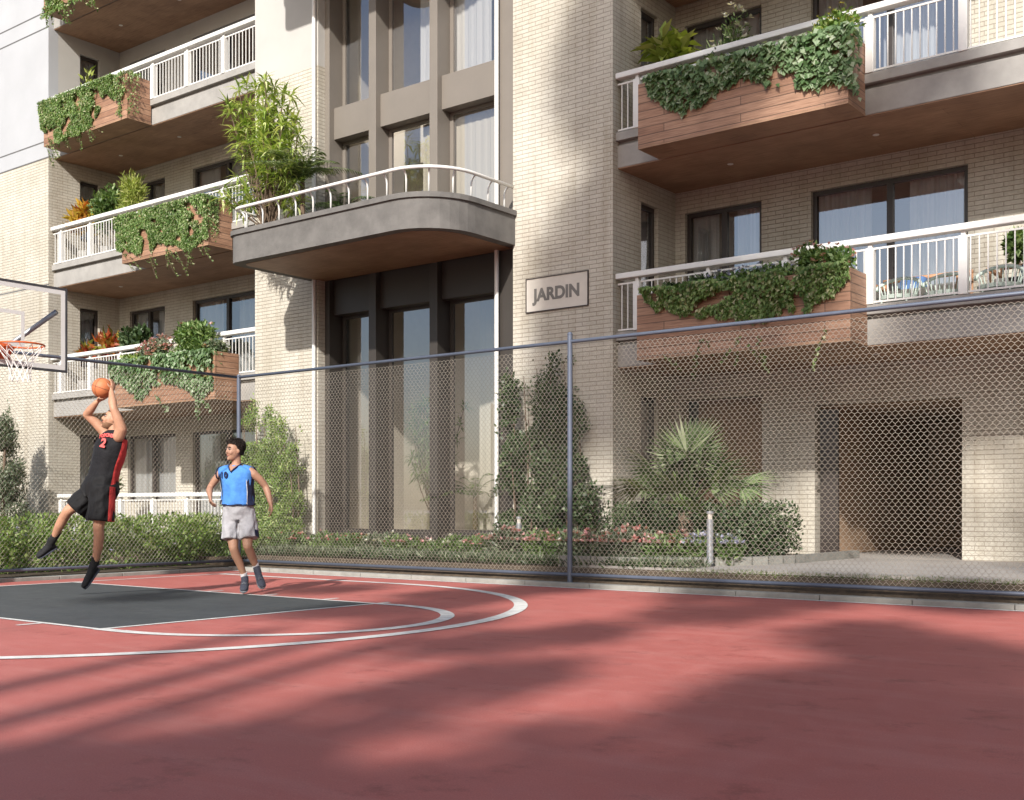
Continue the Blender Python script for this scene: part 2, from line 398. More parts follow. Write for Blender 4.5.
# front faces
for (a, b) in ((-36, RL0), (RL1, -16.10)):
    wallpart('front_wall', a, b, 0, PLZ, YF, YF+.25, [], M['brick'])
    wallpart('front_wall', a, b, PLZ, TOP, YF, YF+.25, [], M['plaster_grey'] if a < -30 else M['plaster'])
for (a, b) in ((-11.50, RR0), (RR1, RX0), (RX1, 12)):
    wallpart('front_wall', a, b, 0, PLZ, YF, YF+.25, [], M['brick'])
    wallpart('front_wall', a, b, PLZ, TOP, YF, YF+.25, [], M['plaster'])
# panel joints on the far left block
j = MB()
for z in (6.27, 9.27, 9.66, 12.34, 12.72): j.box(-36, YF-.006, z-.014, RL0, YF+.01, z+.014)
j.build('joint', M['joint'], bld)

def window(xl, xr, z0, z1, mull, xf=None, curt='both', kind='window', y=.07):
    """frame, panes and curtain in local x (along), y (into the wall), z"""
    fw = .065
    f = MB()
    f.box(xl, y, z0, xr, y+.08, z0+fw); f.box(xl, y, z1-fw, xr, y+.08, z1)
    f.box(xl, y, z0+fw, xl+fw, y+.08, z1-fw); f.box(xr-fw, y, z0+fw, xr, y+.08, z1-fw)
    for m in mull: f.box(m-.045, y-.012, z0+fw, m+.045, y+.08, z1-fw)
    fo = f.build(kind, M['dark_frame'], bld, xf=xf, bevel=.004)
    g = MB(); xs = [xl+fw]+list(mull)+[xr-fw]
    for i in range(len(xs)-1):
        g.quad((xs[i]+.02, y+.035, z0+fw), (xs[i+1]-.02, y+.035, z0+fw), (xs[i+1]-.02, y+.035, z1-fw), (xs[i]+.02, y+.035, z1-fw))
    g.build('pane', M['glass'], fo, xf=xf)
    if curt:
        rs = {'both': [(0, .36), (.62, 1)], 'left': [(0, .55)], 'full': [(0, 1)], 'right': [(.5, 1)], 'three': [(0, .3), (.45, .8)]}[curt]
        c = MB(); L = xr-xl
        for a, b in rs:
            xa, xb = xl+.05+a*(L-.1), xl+.05+b*(L-.1); n = max(6, int((xb-xa)/.022)); prev = None
            for i in range(n+1):
                xx = xa+(xb-xa)*i/n; yy = y+.15+.032*math.sin(xx*52)+.012*math.sin(xx*131+1)
                if prev: c.quad((prev[0], prev[1], z0+.05), (xx, yy, z0+.05), (xx, yy, z1-.02), (prev[0], prev[1], z1-.02))
                prev = (xx, yy)
        c.build('curtain', M['curtain'], fo, xf=xf, smooth=False)
    return fo

def railing(x0, x1, B, Y, posts, bars=True):
    z = B+.53
    r = MB()
    r.box(x0, Y-.012, z+.72, x1, Y+.012, z+.745); r.box(x0, Y-.012, z+.02, x1, Y+.012, z+.045)
    x = x0+.07
    while x < x1-.03: r.box(x-.007, Y-.007, z+.045, x+.007, Y+.007, z+.72); x += .105
    r.build('railing', M['white_metal'], bld)
    h = MB(); h.box(x0, Y-.085, z+.80, x1, Y+.065, z+.885); h.build('handrail', M['white_metal'], bld, bevel=.012)
    for p in posts:
        m = MB(); m.box(p-.055, Y-.055, z, p+.055, Y+.055, z+.74); m.box(p-.028, Y-.03, z+.74, p+.028, Y+.03, z+.80)
        m.build('railing_post', M['white_metal'], bld, bevel=.006)

def balcony(x0, x1, B, plast=False):
    yf = YF+.13
    m = M['concrete']
    s = MB(); s.box(x0, yf, B, x1, yf+.16, B+.34); s.box(x0, yf+.05, B+.34, x1, yf+.16, B+.40)
    s.box(x0, yf-.05, B+.40, x1, yf+.16, B+.53); s.box(x0, yf+.16, B+.03, x1, YB, B+.47)
    s.build('balcony_slab', m, bld, bevel=.006)
    sf = MB(); sf.box(x0+.003, yf+.012, B-.014, x1-.003, YB-.003, B-.002); sfo = sf.build('soffit', M['soffit'], bld)
    n = 3
    for i in range(n):
        cx = x0+(x1-x0)*(.20+.30*i); d = MB(); cy = YF+.95
        d.tube([(cx, cy, B-.010), (cx, cy, B-.022)], .045, 14); d.build('downlight', M['white_metal'], sfo)
    posts = [x0+.37+1.195*i for i in range(7) if x0+.37+1.195*i < x1-.05]
    railing(x0+.02, x1-.02, B, YF+.12, posts)

for side, (x0, x1) in enumerate(((RL0, RL1), (RR0, RR1), (RX0, RX1))):
    holes = []; hl = []; hr = []
    for k in range(5):
        f, h = FL[k], HD[k]
        if side == 0: wn = (x0+.43, x0+1.86); dr = (x0+2.93, x0+5.32); mu = x0+4.13
        else: wn = (x0+.18, x0+1.54); dr = (x0+2.36, x0+4.68); mu = x0+3.55
        if k == 0 and side == 0: wn = (x0+.35, x0+2.28); dr = (x0+2.93, x0+5.32)
        if k == 0 and side > 0:
            holes += [(x0+.13, x0+1.55, .9, h), (x0+2.42, x0+4.60, .26, 2.57)]
        else:
            wz = f+.85
            holes += [(*wn, wz, h), (*dr, f+.03, h)]
            window(wn[0], wn[1], wz, h, [(wn[0]+wn[1])/2], Matrix.Translation((0, YB, 0)), curt='both' if k % 2 else 'full')
            window(dr[0], dr[1], f+.03, h, [mu], Matrix.Translation((0, YB, 0)), curt=('three', 'both', 'three', 'left', 'both')[k] , kind='sliding_door')
        hl.append((.82, 1.34, f+.75, h))
        window(.82, 1.34, f+.75, h, [], Matrix.Translation((x0, YF, 0)) @ Matrix.Rotation(R(90), 4, 'Z') , curt='full')  # pale full curtain imitates the bright sky mirrored in the left side panes
    for (za, zb, mt) in ((0, PLZ, M['brick']), (PLZ, TOP, M['plaster'])):
        c = lambda hs: [(a, b, max(u, za), min(v, zb)) for a, b, u, v in hs if v > za and u < zb]
        wallpart('back_wall', x0, x1, za, zb, YB, YB+.22, c(holes), mt)
        wallpart('side_wall', .25, 2.12, za, zb, 0, .22, c(hl), mt, mp=lambda u, v, z, x0=x0: (x0-v, YF+u, z))
        wallpart('side_wall', .25, 2.12, za, zb, 0, .22, [], mt, mp=lambda u, v, z, x1=x1: (x1+.22-v, YF+u, z))
    for k in range(4): balcony(x0, x1, BL[k])
# ground floor terrace railing on the left
tr = MB(); tr.box(RL0, YF+.0, .0, RL1, YF+.25, .44); tr.box(RL0, YF+.25, 0, RL1, YB, .30); tr.build('terrace', M['concrete'], bld)
railing(RL0+.3, RL1-.02, -.09, YF+.12, [RL0+.37+1.195*i for i in range(7)])
# garage entrance and the recess beside it
g = MB()
gx0, gx1 = RR0+2.42, RR0+4.60
g.quad((gx0,YB+.2,.27),(gx0,22,.27),(gx0,22,2.6),(gx0,YB+.2,2.6)); g.quad((gx1,YB+.2,.27),(gx1,YB+.2,2.6),(gx1,22,2.6),(gx1,22,.27))
g.quad((gx0,22,.27),(gx1,22,.27),(gx1,22,2.6),(gx0,22,2.6)); g.quad((gx0,YB+.2,2.6),(gx1,YB+.2,2.6),(gx1,22,2.6),(gx0,22,2.6))
g.build('garage_interior', M['garage'], bld)
d = MB(); d.box(gx0+.06, YB+.06, .27, gx0+.34, YB+.12, 2.5)
for z in np.arange(.5, 2.5, .35): d.box(gx0+.08, YB+.05, z, gx0+.32, YB+.06, z+.012)
d.build('garage_door_leaf', M['dark_frame'], bld)
d = MB(); d.box(RR0+.13, YB+.55, .5, RR0+1.55, YB+.6, 2.8); d.build('recess_panel', M['garage'], bld)
# room shells behind the windows
rm = MB()
for (x0, x1) in ((-36, -25.56), (-25.34, -17.9), (-17.68, -16.1), (-9.58, -2.14)):
    pass
for a, b in ((RL0, RL1), (RR0, RR1), (RX0, RX1)):
    for k in range(0 if a == RL0 else 1, 5):
        z0 = FL[k]; z1 = (FL[k+1]-.25) if k < 4 else TOP-.1
        ya, yb = YB+.23, YB+4
        rm.quad((a,yb,z0),(b,yb,z0),(b,yb,z1),(a,yb,z1)); rm.quad((a,ya,z0),(b,ya,z0),(b,yb,z0),(a,yb,z0)); rm.quad((a,ya,z1),(b,ya,z1),(b,yb,z1),(a,yb,z1))
        rm.quad((a,ya,z0),(a,yb,z0),(a,yb,z1),(a,ya,z1)); rm.quad((b,ya,z0),(b,yb,z0),(b,yb,z1),(b,ya,z1))
for a in (RL0, RR0, RX0):
    rm.box(a-1.6, YF+.4, .3, a-.3, YB, TOP-.1)
rm.build('room_interior', M['room'], bld)
rf = MB(); rf.box(-36, YF+.1, TOP, 12, 26, TOP+.25); rf.box(-36, YF-.12, TOP+.25, 12, YF+.2, TOP+.6); rf.box(-36, 25.6, 0, 12, 26, TOP); rf.box(-36.2, YF, 0, -36, 26, TOP); rf.box(12, YF, 0, 12.2, 26, TOP)
rf.build('roof', M['concrete'], bld)

# glazed bay
BX0, BX1 = -16.10, -11.50
YC, YS, YG = 15.02, 15.14, 15.36          # column face, spandrel face, frame face
colx = [-16.28, -14.86, -13.38, -11.77]
m = MB(); m.box(-11.52, YF+.25, 0, -11.46, YG+.3, TOP); m.box(-16.14, YF+.25, 0, -16.10, YG+.3, TOP); m.build('bay_reveal', M['bay_metal'], bld)
for i, cx in enumerate(colx):
    a, b = cx-.09, cx+.09
    if i == 0: a, b = -16.10, -15.98
    if i == 3: a, b = -12.03, -11.52
    m = MB(); m.box(a, YC, 5.3, b, YG+.06, TOP); m.build('bay_column', M['bay_metal'], bld, bevel=.005); m = MB(); m.box(a, YC, .2, b, YG+.06, 5.3); m.build('bay_column', M['bay_metal_shaded'], bld, bevel=.005)
bays = [(-15.98, -14.95), (-14.77, -13.47), (-13.29, -12.03)]
rows = [(.56, 4.62, 5.32), (5.85, 7.92, 8.51), (8.51, 10.74, 11.42), (11.95, 14.1, 14.7)]
for (xa, xb) in bays:
    b0 = MB(); b0.box(xa, YS, .2, xb, YG+.05, .56); b0.build('bay_plinth', M['bay_metal_shaded'], bld)
    for r, (z0, z1, z2) in enumerate(rows):
        s = MB(); s.box(xa, YS, z1, xb, YG+.05, z2); s.build('spandrel_panel', M['bay_metal' if r else 'bay_metal_shaded'], bld, bevel=.004)
        f = MB(); q = .055
        f.box(xa, YG, z0, xb, YG+.05, z0+q); f.box(xa, YG, z1-q, xb, YG+.05, z1); f.box(xa, YG, z0+q, xa+q*1.4, YG+.05, z1-q); f.box(xb-q, YG, z0+q, xb, YG+.05, z1-q)
        fo = f.build('bay_window', M['bay_metal' if r else 'bay_metal_shaded'], bld)
        g = MB().quad((xa+q, YG+.03, z0+q), (xb-q, YG+.03, z0+q), (xb-q, YG+.03, z1-q), (xa+q, YG+.03, z1-q)); g.build('pane', M['bay_glass'], fo)
# bay rooms: floors, back and side walls; blinds in places
rm = MB()
for z0, z1, yb in ((.5, 5.3, 18.0), (5.8, 11.3, 16.7), (11.9, TOP-.1, 16.7)):
    a, b, ya = BX0, BX1, YG+.06
    rm.quad((a,yb,z0),(b,yb,z0),(b,yb,z1),(a,yb,z1)); rm.box(a, ya, z0-.1, b, yb, z0); rm.box(a, ya, z1, b, yb, z1+.1)
    rm.quad((a,ya,z0),(a,yb,z0),(a,yb,z1),(a,ya,z1)); rm.quad((b,ya,z0),(b,yb,z0),(b,yb,z1),(b,ya,z1))
rm.build('bay_interior', simple('bay_room_wall', (.68, .62, .53), .9, var=.04, bmp=0), bld)
def drape(x0, x1, z0, z1, Y, mat, name='curtain', amp=.03):
    c = MB(); n = int((x1-x0)/.03); prev = None
    for i in range(n+1):
        xx = x0+(x1-x0)*i/n; yy = Y+amp*math.sin(xx*38)+amp*.4*math.sin(xx*95)
        if prev: c.quad((prev[0], prev[1], z0), (xx, yy, z0), (xx, yy, z1), (prev[0], prev[1], z1))
        prev = (xx, yy)
    return c.build(name, mat, bld)
drape(-13.25, -12.45, 8.5, 10.7, YG+.14, M['curtain'], amp=.012); drape(-14.05, -13.5, 5.9, 7.9, YG+.14, M['blind'], amp=.008); drape(-13.25, -12.05, 5.9, 7.9, YG+.11, M['blind'], 'blind', .006)
drape(-14.1, -13.5, 8.5, 10.7, YG+.14, M['curtain'], amp=.012); drape(-13.6, -12.0, .6, 4.9, 16.55, M['blind'], 'blind', .006)
# white downpipes
for x in (-16.16, -11.92):
    for z0, z1 in ((.15, 5.30), (5.80, 11.35)):
        m = MB(); m.tube([(x, YC-.07 if x > -13 else YF-.05, z0), (x, YC-.07 if x > -13 else YF-.05, z1)], .038, 12); m.build('downpipe', M['white_metal'], bld, smooth=True, auto=40)
# curved balconies
def curved_path(inset=0, n=9, y1=YF+.0):
    xa, xb, yf, rl, rr = -16.36+inset, -11.42-inset, 12.88+inset, .28-inset*.5, .95-inset
    p = [(xa, YC)]
    p += [(xa+rl-rl*math.cos(t), yf+rl-rl*math.sin(t)) for t in [math.pi/2*i/n for i in range(n+1)]]
    p += [(xb-rr+rr*math.sin(t), yf+rr-rr*math.cos(t)) for t in [math.pi/2*i/n for i in range(n+1)]]
    p += [(xb, YC)]
    return p
def prism(mb, path, z0, z1, top=True, bot=True):
    for i in range(len(path)-1):
        (xa, ya), (xb, yb) = path[i], path[i+1]
        mb.quad((xa,ya,z0),(xb,yb,z0),(xb,yb,z1),(xa,ya,z1))
    if top: mb.poly([(x, y, z1) for x, y in path])
    if bot: mb.poly([(x, y, z0) for x, y in path][::-1])
    return mb
for B in (5.26, 11.37):
    s = MB(); prism(s, curved_path(.035), B, B+.47); prism(s, curved_path(0), B+.47, B+.55)
    so_ = s.build('curved_balcony', M['concrete_dark'], bld, smooth=True, auto=30)
    s = MB(); prism(s, curved_path(.22), B-.006, B+.01); s.build('soffit', M['soffit'], so_)
    path = curved_path(.09); rail = [(x, y, B+.95) for x, y in path]
    m = MB(); m.tube(rail, .028, 10); m.build('rail', M['white_metal'], so_, smooth=True)
    # bent brackets
    L = 0; pts = [Vector((x, y, 0)) for x, y in path]; cum = [0]
    for i in range(len(pts)-1): cum.append(cum[-1]+(pts[i+1]-pts[i]).length)
    d = .15
    while d < cum[-1]-.05:
        i = max(j for j in range(len(cum)) if cum[j] <= d); t = (d-cum[i])/max(1e-6, cum[i+1]-cum[i]); p = pts[i].lerp(pts[i+1], t)
        tg = (pts[i+1]-pts[i]).normalized(); nin = Vector((-tg.y, tg.x, 0))
        q = MB(); q.tube([p+nin*.10+Vector((0,0,B+.55)), p+nin*.10+Vector((0,0,B+.80)), p+nin*.085+Vector((0,0,B+.87)), p+nin*.045+Vector((0,0,B+.92)), p+Vector((0,0,B+.945))], .016, 6)
        q.build('bracket', M['white_metal'], so_, smooth=True); d += .42

# sign on the brick wall
sg = empty('wall_sign', (-10.62, YF-.02, 4.4), 'pale framed JARDIN plaque on the cream brick wall right of the glazed bay', 'sign')
MB().box(-11.21, YF-.018, 4.14, -10.03, YF-.002, 4.66).build('plate', M['sign'] if 'sign' in M else simple('sign_plate', (.60, .56, .50), .7, var=.05), sg)
f = MB(); a, b, c, d = -11.21, -10.03, 4.14, 4.66; q = .013
f.box(a-q, YF-.03, c-q, b+q, YF-.002, c); f.box(a-q, YF-.03, d, b+q, YF-.002, d+q); f.box(a-q, YF-.03, c, a, YF-.002, d); f.box(b, YF-.03, c, b+q, YF-.002, d)
f.build('frame', M['dark_frame'], sg)
def text_mesh(txt, size, mat, name, parent, mtx, extrude=.006, bold=.0, parts=True):
    cu = bpy.data.curves.new(name, 'FONT'); cu.body = txt; cu.size = size; cu.extrude = extrude; cu.offset = bold; cu.align_x = 'CENTER'; cu.align_y = 'CENTER'
    o = bpy.data.objects.new(name, cu); COL.objects.link(o)
    dg = bpy.context.evaluated_depsgraph_get(); dg.update(); me = bpy.data.meshes.new_from_object(o.evaluated_get(dg))
    bpy.data.objects.remove(o); me.transform(mtx); me.name = name; me.materials.clear(); me.materials.append(mat)
    ob = bpy.data.objects.new(name, me); COL.objects.link(ob)
    if parent is not None: par(ob, parent)
    return ob
M['letter'] = simple('sign_letter', (.17, .16, .145), .5, bmp=0)
text_mesh('JARDIN', .27, M['letter'], 'lettering', sg, Matrix.Translation((-10.62, YF-.021, 4.385)) @ Matrix.Rotation(R(90), 4, 'X'), .002, .011)

# ---------------------------------------------------------------- planter boxes
def planter(x0, x1, B, label, h=.93):
    t = empty('planter_box', ((x0+x1)/2, 14.36, B), label, 'planter', 'cedar planter boxes hung on the balcony fronts')
    y0, y1 = 14.36, 14.96
    s = MB(); s.box(x0, y0, B+.02, x1, y0+.03, B+h); s.box(x0+.035, y1-.2, B+.56, x1-.035, y1-.17, B+h-.02)
    s.box(x0, y0+.03, B+.02, x0+.03, y1-.01, B+h); s.box(x1-.03, y0+.03, B+.02, x1, y1-.01, B+h)
    s.build('boards', M['cedar'], t)
    q = MB(); q.box(x0, y0, B-.01, x1, y1-.0, B+.018); q.build('base', M['soffit'], t)
    q = MB(); q.box(x0+.03, y0+.03, B+h-.14, x1-.03, y1-.17, B+h-.1); q.build('soil', M['soil'], t)
    return t
PL = [('UR', -8.83, -5.69, BL[1], 'cedar planter box on the upper right balcony under broad-leaved ivy'),
      ('LR', -8.85, -5.66, BL[0], 'cedar planter box on the lower right balcony, above the fan palm'),
      ('L4', -24.7, -21.5, BL[3], 'cedar planter box at the top left corner, cut by the upper edge'),
      ('L3', -24.7, -21.45, BL[2], 'cedar planter box on the highest fully visible left balcony'),
      ('L2', -21.63, -18.72, BL[1], 'cedar planter box on the middle left balcony, beside the curved balcony'),
      ('L1', -21.9, -18.52, BL[0], 'cedar planter box on the lowest left balcony, above the two players')]
for n, a, b, B, l in PL: planter(a, b, B, l)
# ---------------------------------------------------------------- chain-link fences
def chain_mesh(length, z0, z1, mp, name, parent, q=.034, per=.078, r=.0020):
    n = int(length/q); zs = []; z = z0
    m = int((z1-z0)/per)
    t = np.arange(m*4+1)
    zz = z0+np.array([(i//4)*per+[0, .012, .044, .056][i % 4] for i in t]); lat = np.array([[0, 0, 1, 1][i % 4] for i in t]).astype(float)
    dep = np.array([[.003, -.003, -.003, .003][i % 4] for i in t])
    Vs = []
    for k in range(n):
        x = (k + (lat if k % 2 == 0 else 1-lat))*q
        d = dep if k % 2 == 0 else -dep
        P = np.stack([x, d, zz], 1)
        dirs = np.diff(P, axis=0); dirs /= np.linalg.norm(dirs, axis=1)[:, None]
        side = np.stack([dirs[:, 2], np.zeros(len(dirs)), -dirs[:, 0]], 1)
        A, B = P[:-1], P[1:]
        yv = np.array([0, 1, 0])*r
        o0 = side*r-yv*.6; o1 = -side*r-yv*.6; o2 = np.tile(yv, (len(dirs), 1))
        for a, b in ((o0, o1), (o1, o2), (o2, o0)):
            Vs.append(np.stack([A+a, A+b, B+b, B+a], 1).reshape(-1, 3))
    V = np.concatenate(Vs)
    W = mp(V)
    return npmesh(name, W, 4, M['wire'], parent)
FY, FXL = 12.11, -15.02
def fence_post(parent, x, y, h=3.13, r=.033):
    m = MB(); m.tube([(x, y, .0), (x, y, h)], r, 12); m.tube([(x, y, h), (x, y, h+.03)], [r*1.15, r*.7], 12)
    return m.build('post', M['steel'], parent, smooth=True, auto=40)
fr = empty('chain_link_fence', (-8.4, FY, 0), 'long chain-link fence in front of the flower bed and garage, out to the right edge', 'fence')
for x in (-15.0, -8.46, -1.72, 5.02): fence_post(fr, x, FY, 3.12 if x < -15 else 3.21 if x > -14 else 3.13)
for nm, z, r in (('top_rail', 3.12, .024), ('bottom_rail', .152, .024)):
    m = MB(); m.tube([(-15.0, FY-.0, z), (5.02, FY, z)], r, 10); m.build(nm, M['steel'], fr, smooth=True)
chain_mesh(19.95, .165, 3.11, lambda V: np.stack([V[:, 0]-14.97, V[:, 1]+FY+.03+.014*np.sin(V[:, 0]*1.9+V[:, 2]*1.3)+.008*np.sin(V[:, 0]*4.7-V[:, 2]*2.1), V[:, 2]+.006*np.sin(V[:, 0]*3.1)*np.sin(V[:, 2]*2.2)], 1), 'mesh', fr)['label'] = 'diamond wire mesh'
fl = empty('chain_link_fence', (FXL, 8, 0), 'shorter chain-link fence return behind the basketball hoop, in front of the green hedge', 'fence')
fence_post(fl, FXL+.02, 5.4)
for nm, z, r in (('top_rail', 3.12, .024), ('bottom_rail', .152, .024)):
    m = MB(); m.tube([(FXL, 5.4, z), (FXL, FY-.04, z)], r, 10); m.build(nm, M['steel'], fl, smooth=True)
chain_mesh(6.6, .165, 3.11, lambda V: np.stack([V[:, 1]+FXL-.03, V[:, 0]+5.43, V[:, 2]], 1), 'mesh', fl)

# ---------------------------------------------------------------- basketball hoop
M['orange'] = simple('orange_painted_steel', (.62, .13, .035), .4, bmp=0)
M['acrylic'] = glass_mat('backboard_acrylic', .0, (1, 1, 1))
M['net'] = simple('white_net_cord', (.75, .73, .7), .8, bmp=0)
M['bframe'] = simple('dark_backboard_frame', (.05, .05, .055), .5, bmp=0)
hp = empty('basketball_hoop', (-14.5, 7.1, 0), 'clear basketball backboard with white border and orange rim at the left edge', 'basketball hoop')
BXX, BY0, BY1, BZ0, BZ1 = -13.15, 6.27, 7.93, 2.70, 3.69
bb = MB().box(BXX-.012, BY0, BZ0, BXX, BY1, BZ1).build('backboard', M['acrylic'], hp)
def frame_yz(mb, x0, x1, y0, y1, z0, z1, t):
    mb.box(x0, y0, z0, x1, y1, z0+t); mb.box(x0, y0, z1-t, x1, y1, z1); mb.box(x0, y0, z0+t, x1, y0+t, z1-t); mb.box(x0, y1-t, z0+t, x1, y1, z1-t)
m = MB(); frame_yz(m, BXX-.035, BXX+.008, BY0-.025, BY1+.025, BZ0-.025, BZ1+.025, .027); m.build('frame', M['bframe'], bb)
m = MB(); frame_yz(m, BXX+.002, BXX+.005, BY0+.004, BY1-.004, BZ0+.004, BZ1-.004, .055); m.build('white_border', M['white_metal'], bb)
m = MB(); frame_yz(m, BXX+.002, BXX+.005, 7.1-.295, 7.1+.295, 2.93, 3.36, .045); m.build('target_square', M['white_metal'], bb)
RC = Vector((-12.72, 7.1, 2.89)); RR_ = .265
m = MB(); pts = [RC+Vector((RR_*math.cos(t), RR_*math.sin(t), 0)) for t in [2*math.pi*i/40 for i in range(41)]]; m.tube(pts, .011, 8, cap=False)
for i in range(12):
    t = 2*math.pi*i/12; p = RC+Vector((RR_*math.cos(t), RR_*math.sin(t), -.012)); m.tube([p+Vector((0, 0, .004)), p+Vector((0, 0, -.022)), p+Vector((.012, 0, -.026))], .003, 5)
rim = m.build('rim', M['orange'], hp, smooth=True)
m = MB(); m.box(BXX+.006, 7.1-.11, 2.76, BXX+.02, 7.1+.11, 2.95)
m.poly([(BXX+.02, 7.02, 2.90), (BXX+.19, 7.04, 2.895), (BXX+.19, 7.16, 2.895), (BXX+.02, 7.18, 2.90)])
for yy in (7.03, 7.17): m.poly([(BXX+.02, yy, 2.90), (BXX+.2, yy, 2.89), (BXX+.02, yy, 2.76)]); m.poly([(BXX+.02, yy+.004, 2.76), (BXX+.2, yy+.004, 2.89), (BXX+.02, yy+.004, 2.90)])
m.quad((BXX+.02, 7.03, 2.76), (BXX+.2, 7.03, 2.885), (BXX+.2, 7.17, 2.885), (BXX+.02, 7.17, 2.76))
m.build('bracket', M['orange'], hp)
m = MB(); NS = 12; lev = [(0, RR_-.008), (-.09, .20), (-.17, .15), (-.25, .125), (-.33, .115), (-.41, .12)]
def npnt(i, l): 
    t = 2*math.pi*(i+(.5 if l % 2 else 0))/NS; return RC+Vector((lev[l][1]*math.cos(t), lev[l][1]*math.sin(t), lev[l][0]-.015))
for l in range(len(lev)-1):
    for i in range(NS):
        a = npnt(i, l)
        for b in ((npnt(i, l+1), npnt(i-1, l+1)) if l % 2 == 0 else (npnt(i, l+1), npnt(i+1, l+1))): m.tube([a, b], .0042, 4)
m.build('net', M['net'], rim)
m = MB(); m.tube([(-14.55, 7.1, 0), (-14.55, 7.1, 2.9)], .07, 14); m.build('pole', M['galv'], hp, smooth=True, auto=40)
for y, z in ((BY1-.1, 3.42), (BY0+.1, 3.42)):
    m = MB(); m.tube([(BXX-.03, y, z), (-14.5, 7.1+(y-7.1)*.15, 2.55)], .032, 8); m.build('strut', M['galv'], hp, smooth=True)
m = MB(); m.tube([(BXX-.03, 7.1, 2.8), (-14.5, 7.1, 2.7)], .04, 8); m.build('arm', M['galv'], hp, smooth=True)

# ---------------------------------------------------------------- balcony furniture, bollard lights
M['rattan'] = simple('pale_green_rattan', (.52, .60, .54), .6, var=.1)
M['teak'] = simple('teak', (.46, .25, .14), .6, var=.2, scale=20)
M['cush_blue'] = simple('blue_cushion', (.08, .16, .34), .9)
M['cush'] = simple('cream_cushion', (.6, .55, .48), .9)
FZ = BL[0]+.47
def bench(x, y, label):
    t = empty('garden_sofa', (x, y, FZ), label, 'sofa', 'teak sofas against the wall of the lower right balcony')
    m = MB(); m.tube([(x-.62, y+.3, FZ+.62), (x+.62, y+.3, FZ+.62)], .032, 8); m.build('back_rail', M['teak'], t, smooth=True)
    for sx in (-.6, .6):
        for sy in (-.3, .3): m = MB(); m.tube([(x+sx, y+sy, FZ), (x+sx, y+sy, FZ+(.62 if sy > 0 else .5))], .025, 8); m.build('leg', M['teak'], t, smooth=True)
        m = MB(); m.box(x+sx-.03, y-.34, FZ+.48, x+sx+.03, y+.3, FZ+.52); m.build('armrest', M['teak'], t)
    m = MB(); m.box(x-.57, y-.3, FZ+.24, x+.57, y+.28, FZ+.38); m.build('seat_cushion', M['cush'], t, bevel=.04)
    m = MB(); m.box(x-.3, y+.02, FZ+.38, x+.05, y+.2, FZ+.6); m.build('back_cushion', M['cush_blue'], t, bevel=.05)
bench(-5.35, 16.1, 'teak sofa with blue cushion in front of the sliding door on the lower right balcony')
bench(-3.75, 16.1, 'teak sofa against the sunlit brick on the lower right balcony, cut by the right edge')
def chair(x, y, label, cat='chair'):
    t = empty('armchair', (x, y, FZ), label, 'chair', 'round-backed chairs on the lower right balcony')
    w = .30
    arcp = lambda r, h: [(x+r*math.cos(a), y+r*math.sin(a)*.55, FZ+.32+h*math.sin(a)) for a in [math.pi*i/14 for i in range(15)]]
    m = MB(); m.tube(arcp(w, .16), .024, 8); m.build('back_hoop', M['rattan'], t, smooth=True)
    m = MB()
    for i in range(1, 14):
        a = math.pi*i/14; m.tube([(x+w*math.cos(a), y+w*.55*math.sin(a), FZ+.32+.16*math.sin(a)), (x+.24*math.cos(a), y+.24*.55*math.sin(a), FZ+.2)], .008, 5)
    m.build('back_weave', M['rattan'], t)
    m = MB(); m.loft([((x, y, FZ+.16), (1,0,0), (0,1,0), .26, .24), ((x, y, FZ+.21), (1,0,0), (0,1,0), .27, .25)], 20); m.build('seat', M['rattan'], t, smooth=True, auto=40)
    for k in range(4):
        a = R(45+90*k); m = MB(); m.tube([(x+.22*math.cos(a), y+.2*math.sin(a), FZ+.17), (x+.27*math.cos(a), y+.25*math.sin(a), FZ)], .014, 6); m.build('leg', M['rattan'], t, smooth=True)
chair(-5.42, 15.42, 'pale green hoop-backed chair nearest the planter on the lower right balcony')
chair(-4.82, 15.5, 'pale green hoop-backed chair just left of the white railing post on the lower right balcony')
chair(-4.12, 15.42, 'pale green hoop-backed chair just right of the white railing post on the lower right balcony')
chair(-3.5, 15.5, 'pale green hoop-backed chair at the right edge of the photo')
def bollard(x, y, z0, h, label):
    t = empty('bollard_light', (x, y, z0), label, 'garden light', 'steel bollard lights in the garden beds')
    m = MB(); m.tube([(x, y, z0), (x, y, z0+h-.1)], .042, 14); m.build('shaft', M['galv'], t, smooth=True, auto=40)
    m = MB(); m.tube([(x, y, z0+h-.1), (x, y, z0+h-.03)], .03, 14); m.build('lens', M['cush'], t, smooth=True, auto=40)
    m = MB(); m.tube([(x, y, z0+h-.03), (x, y, z0+h)], .045, 14); m.build('cap', M['galv'], t, smooth=True, auto=40)
bollard(-6.93, 12.98, .3, .66, 'steel bollard light in the flower bed before the fan palm')
bollard(-10.65, 13.9, .25, .62, 'steel bollard light below the climber, right of the white downpipe')
bollard(-19.0, 14.0, .19, .68, 'steel bollard light behind the end of the long green hedge')

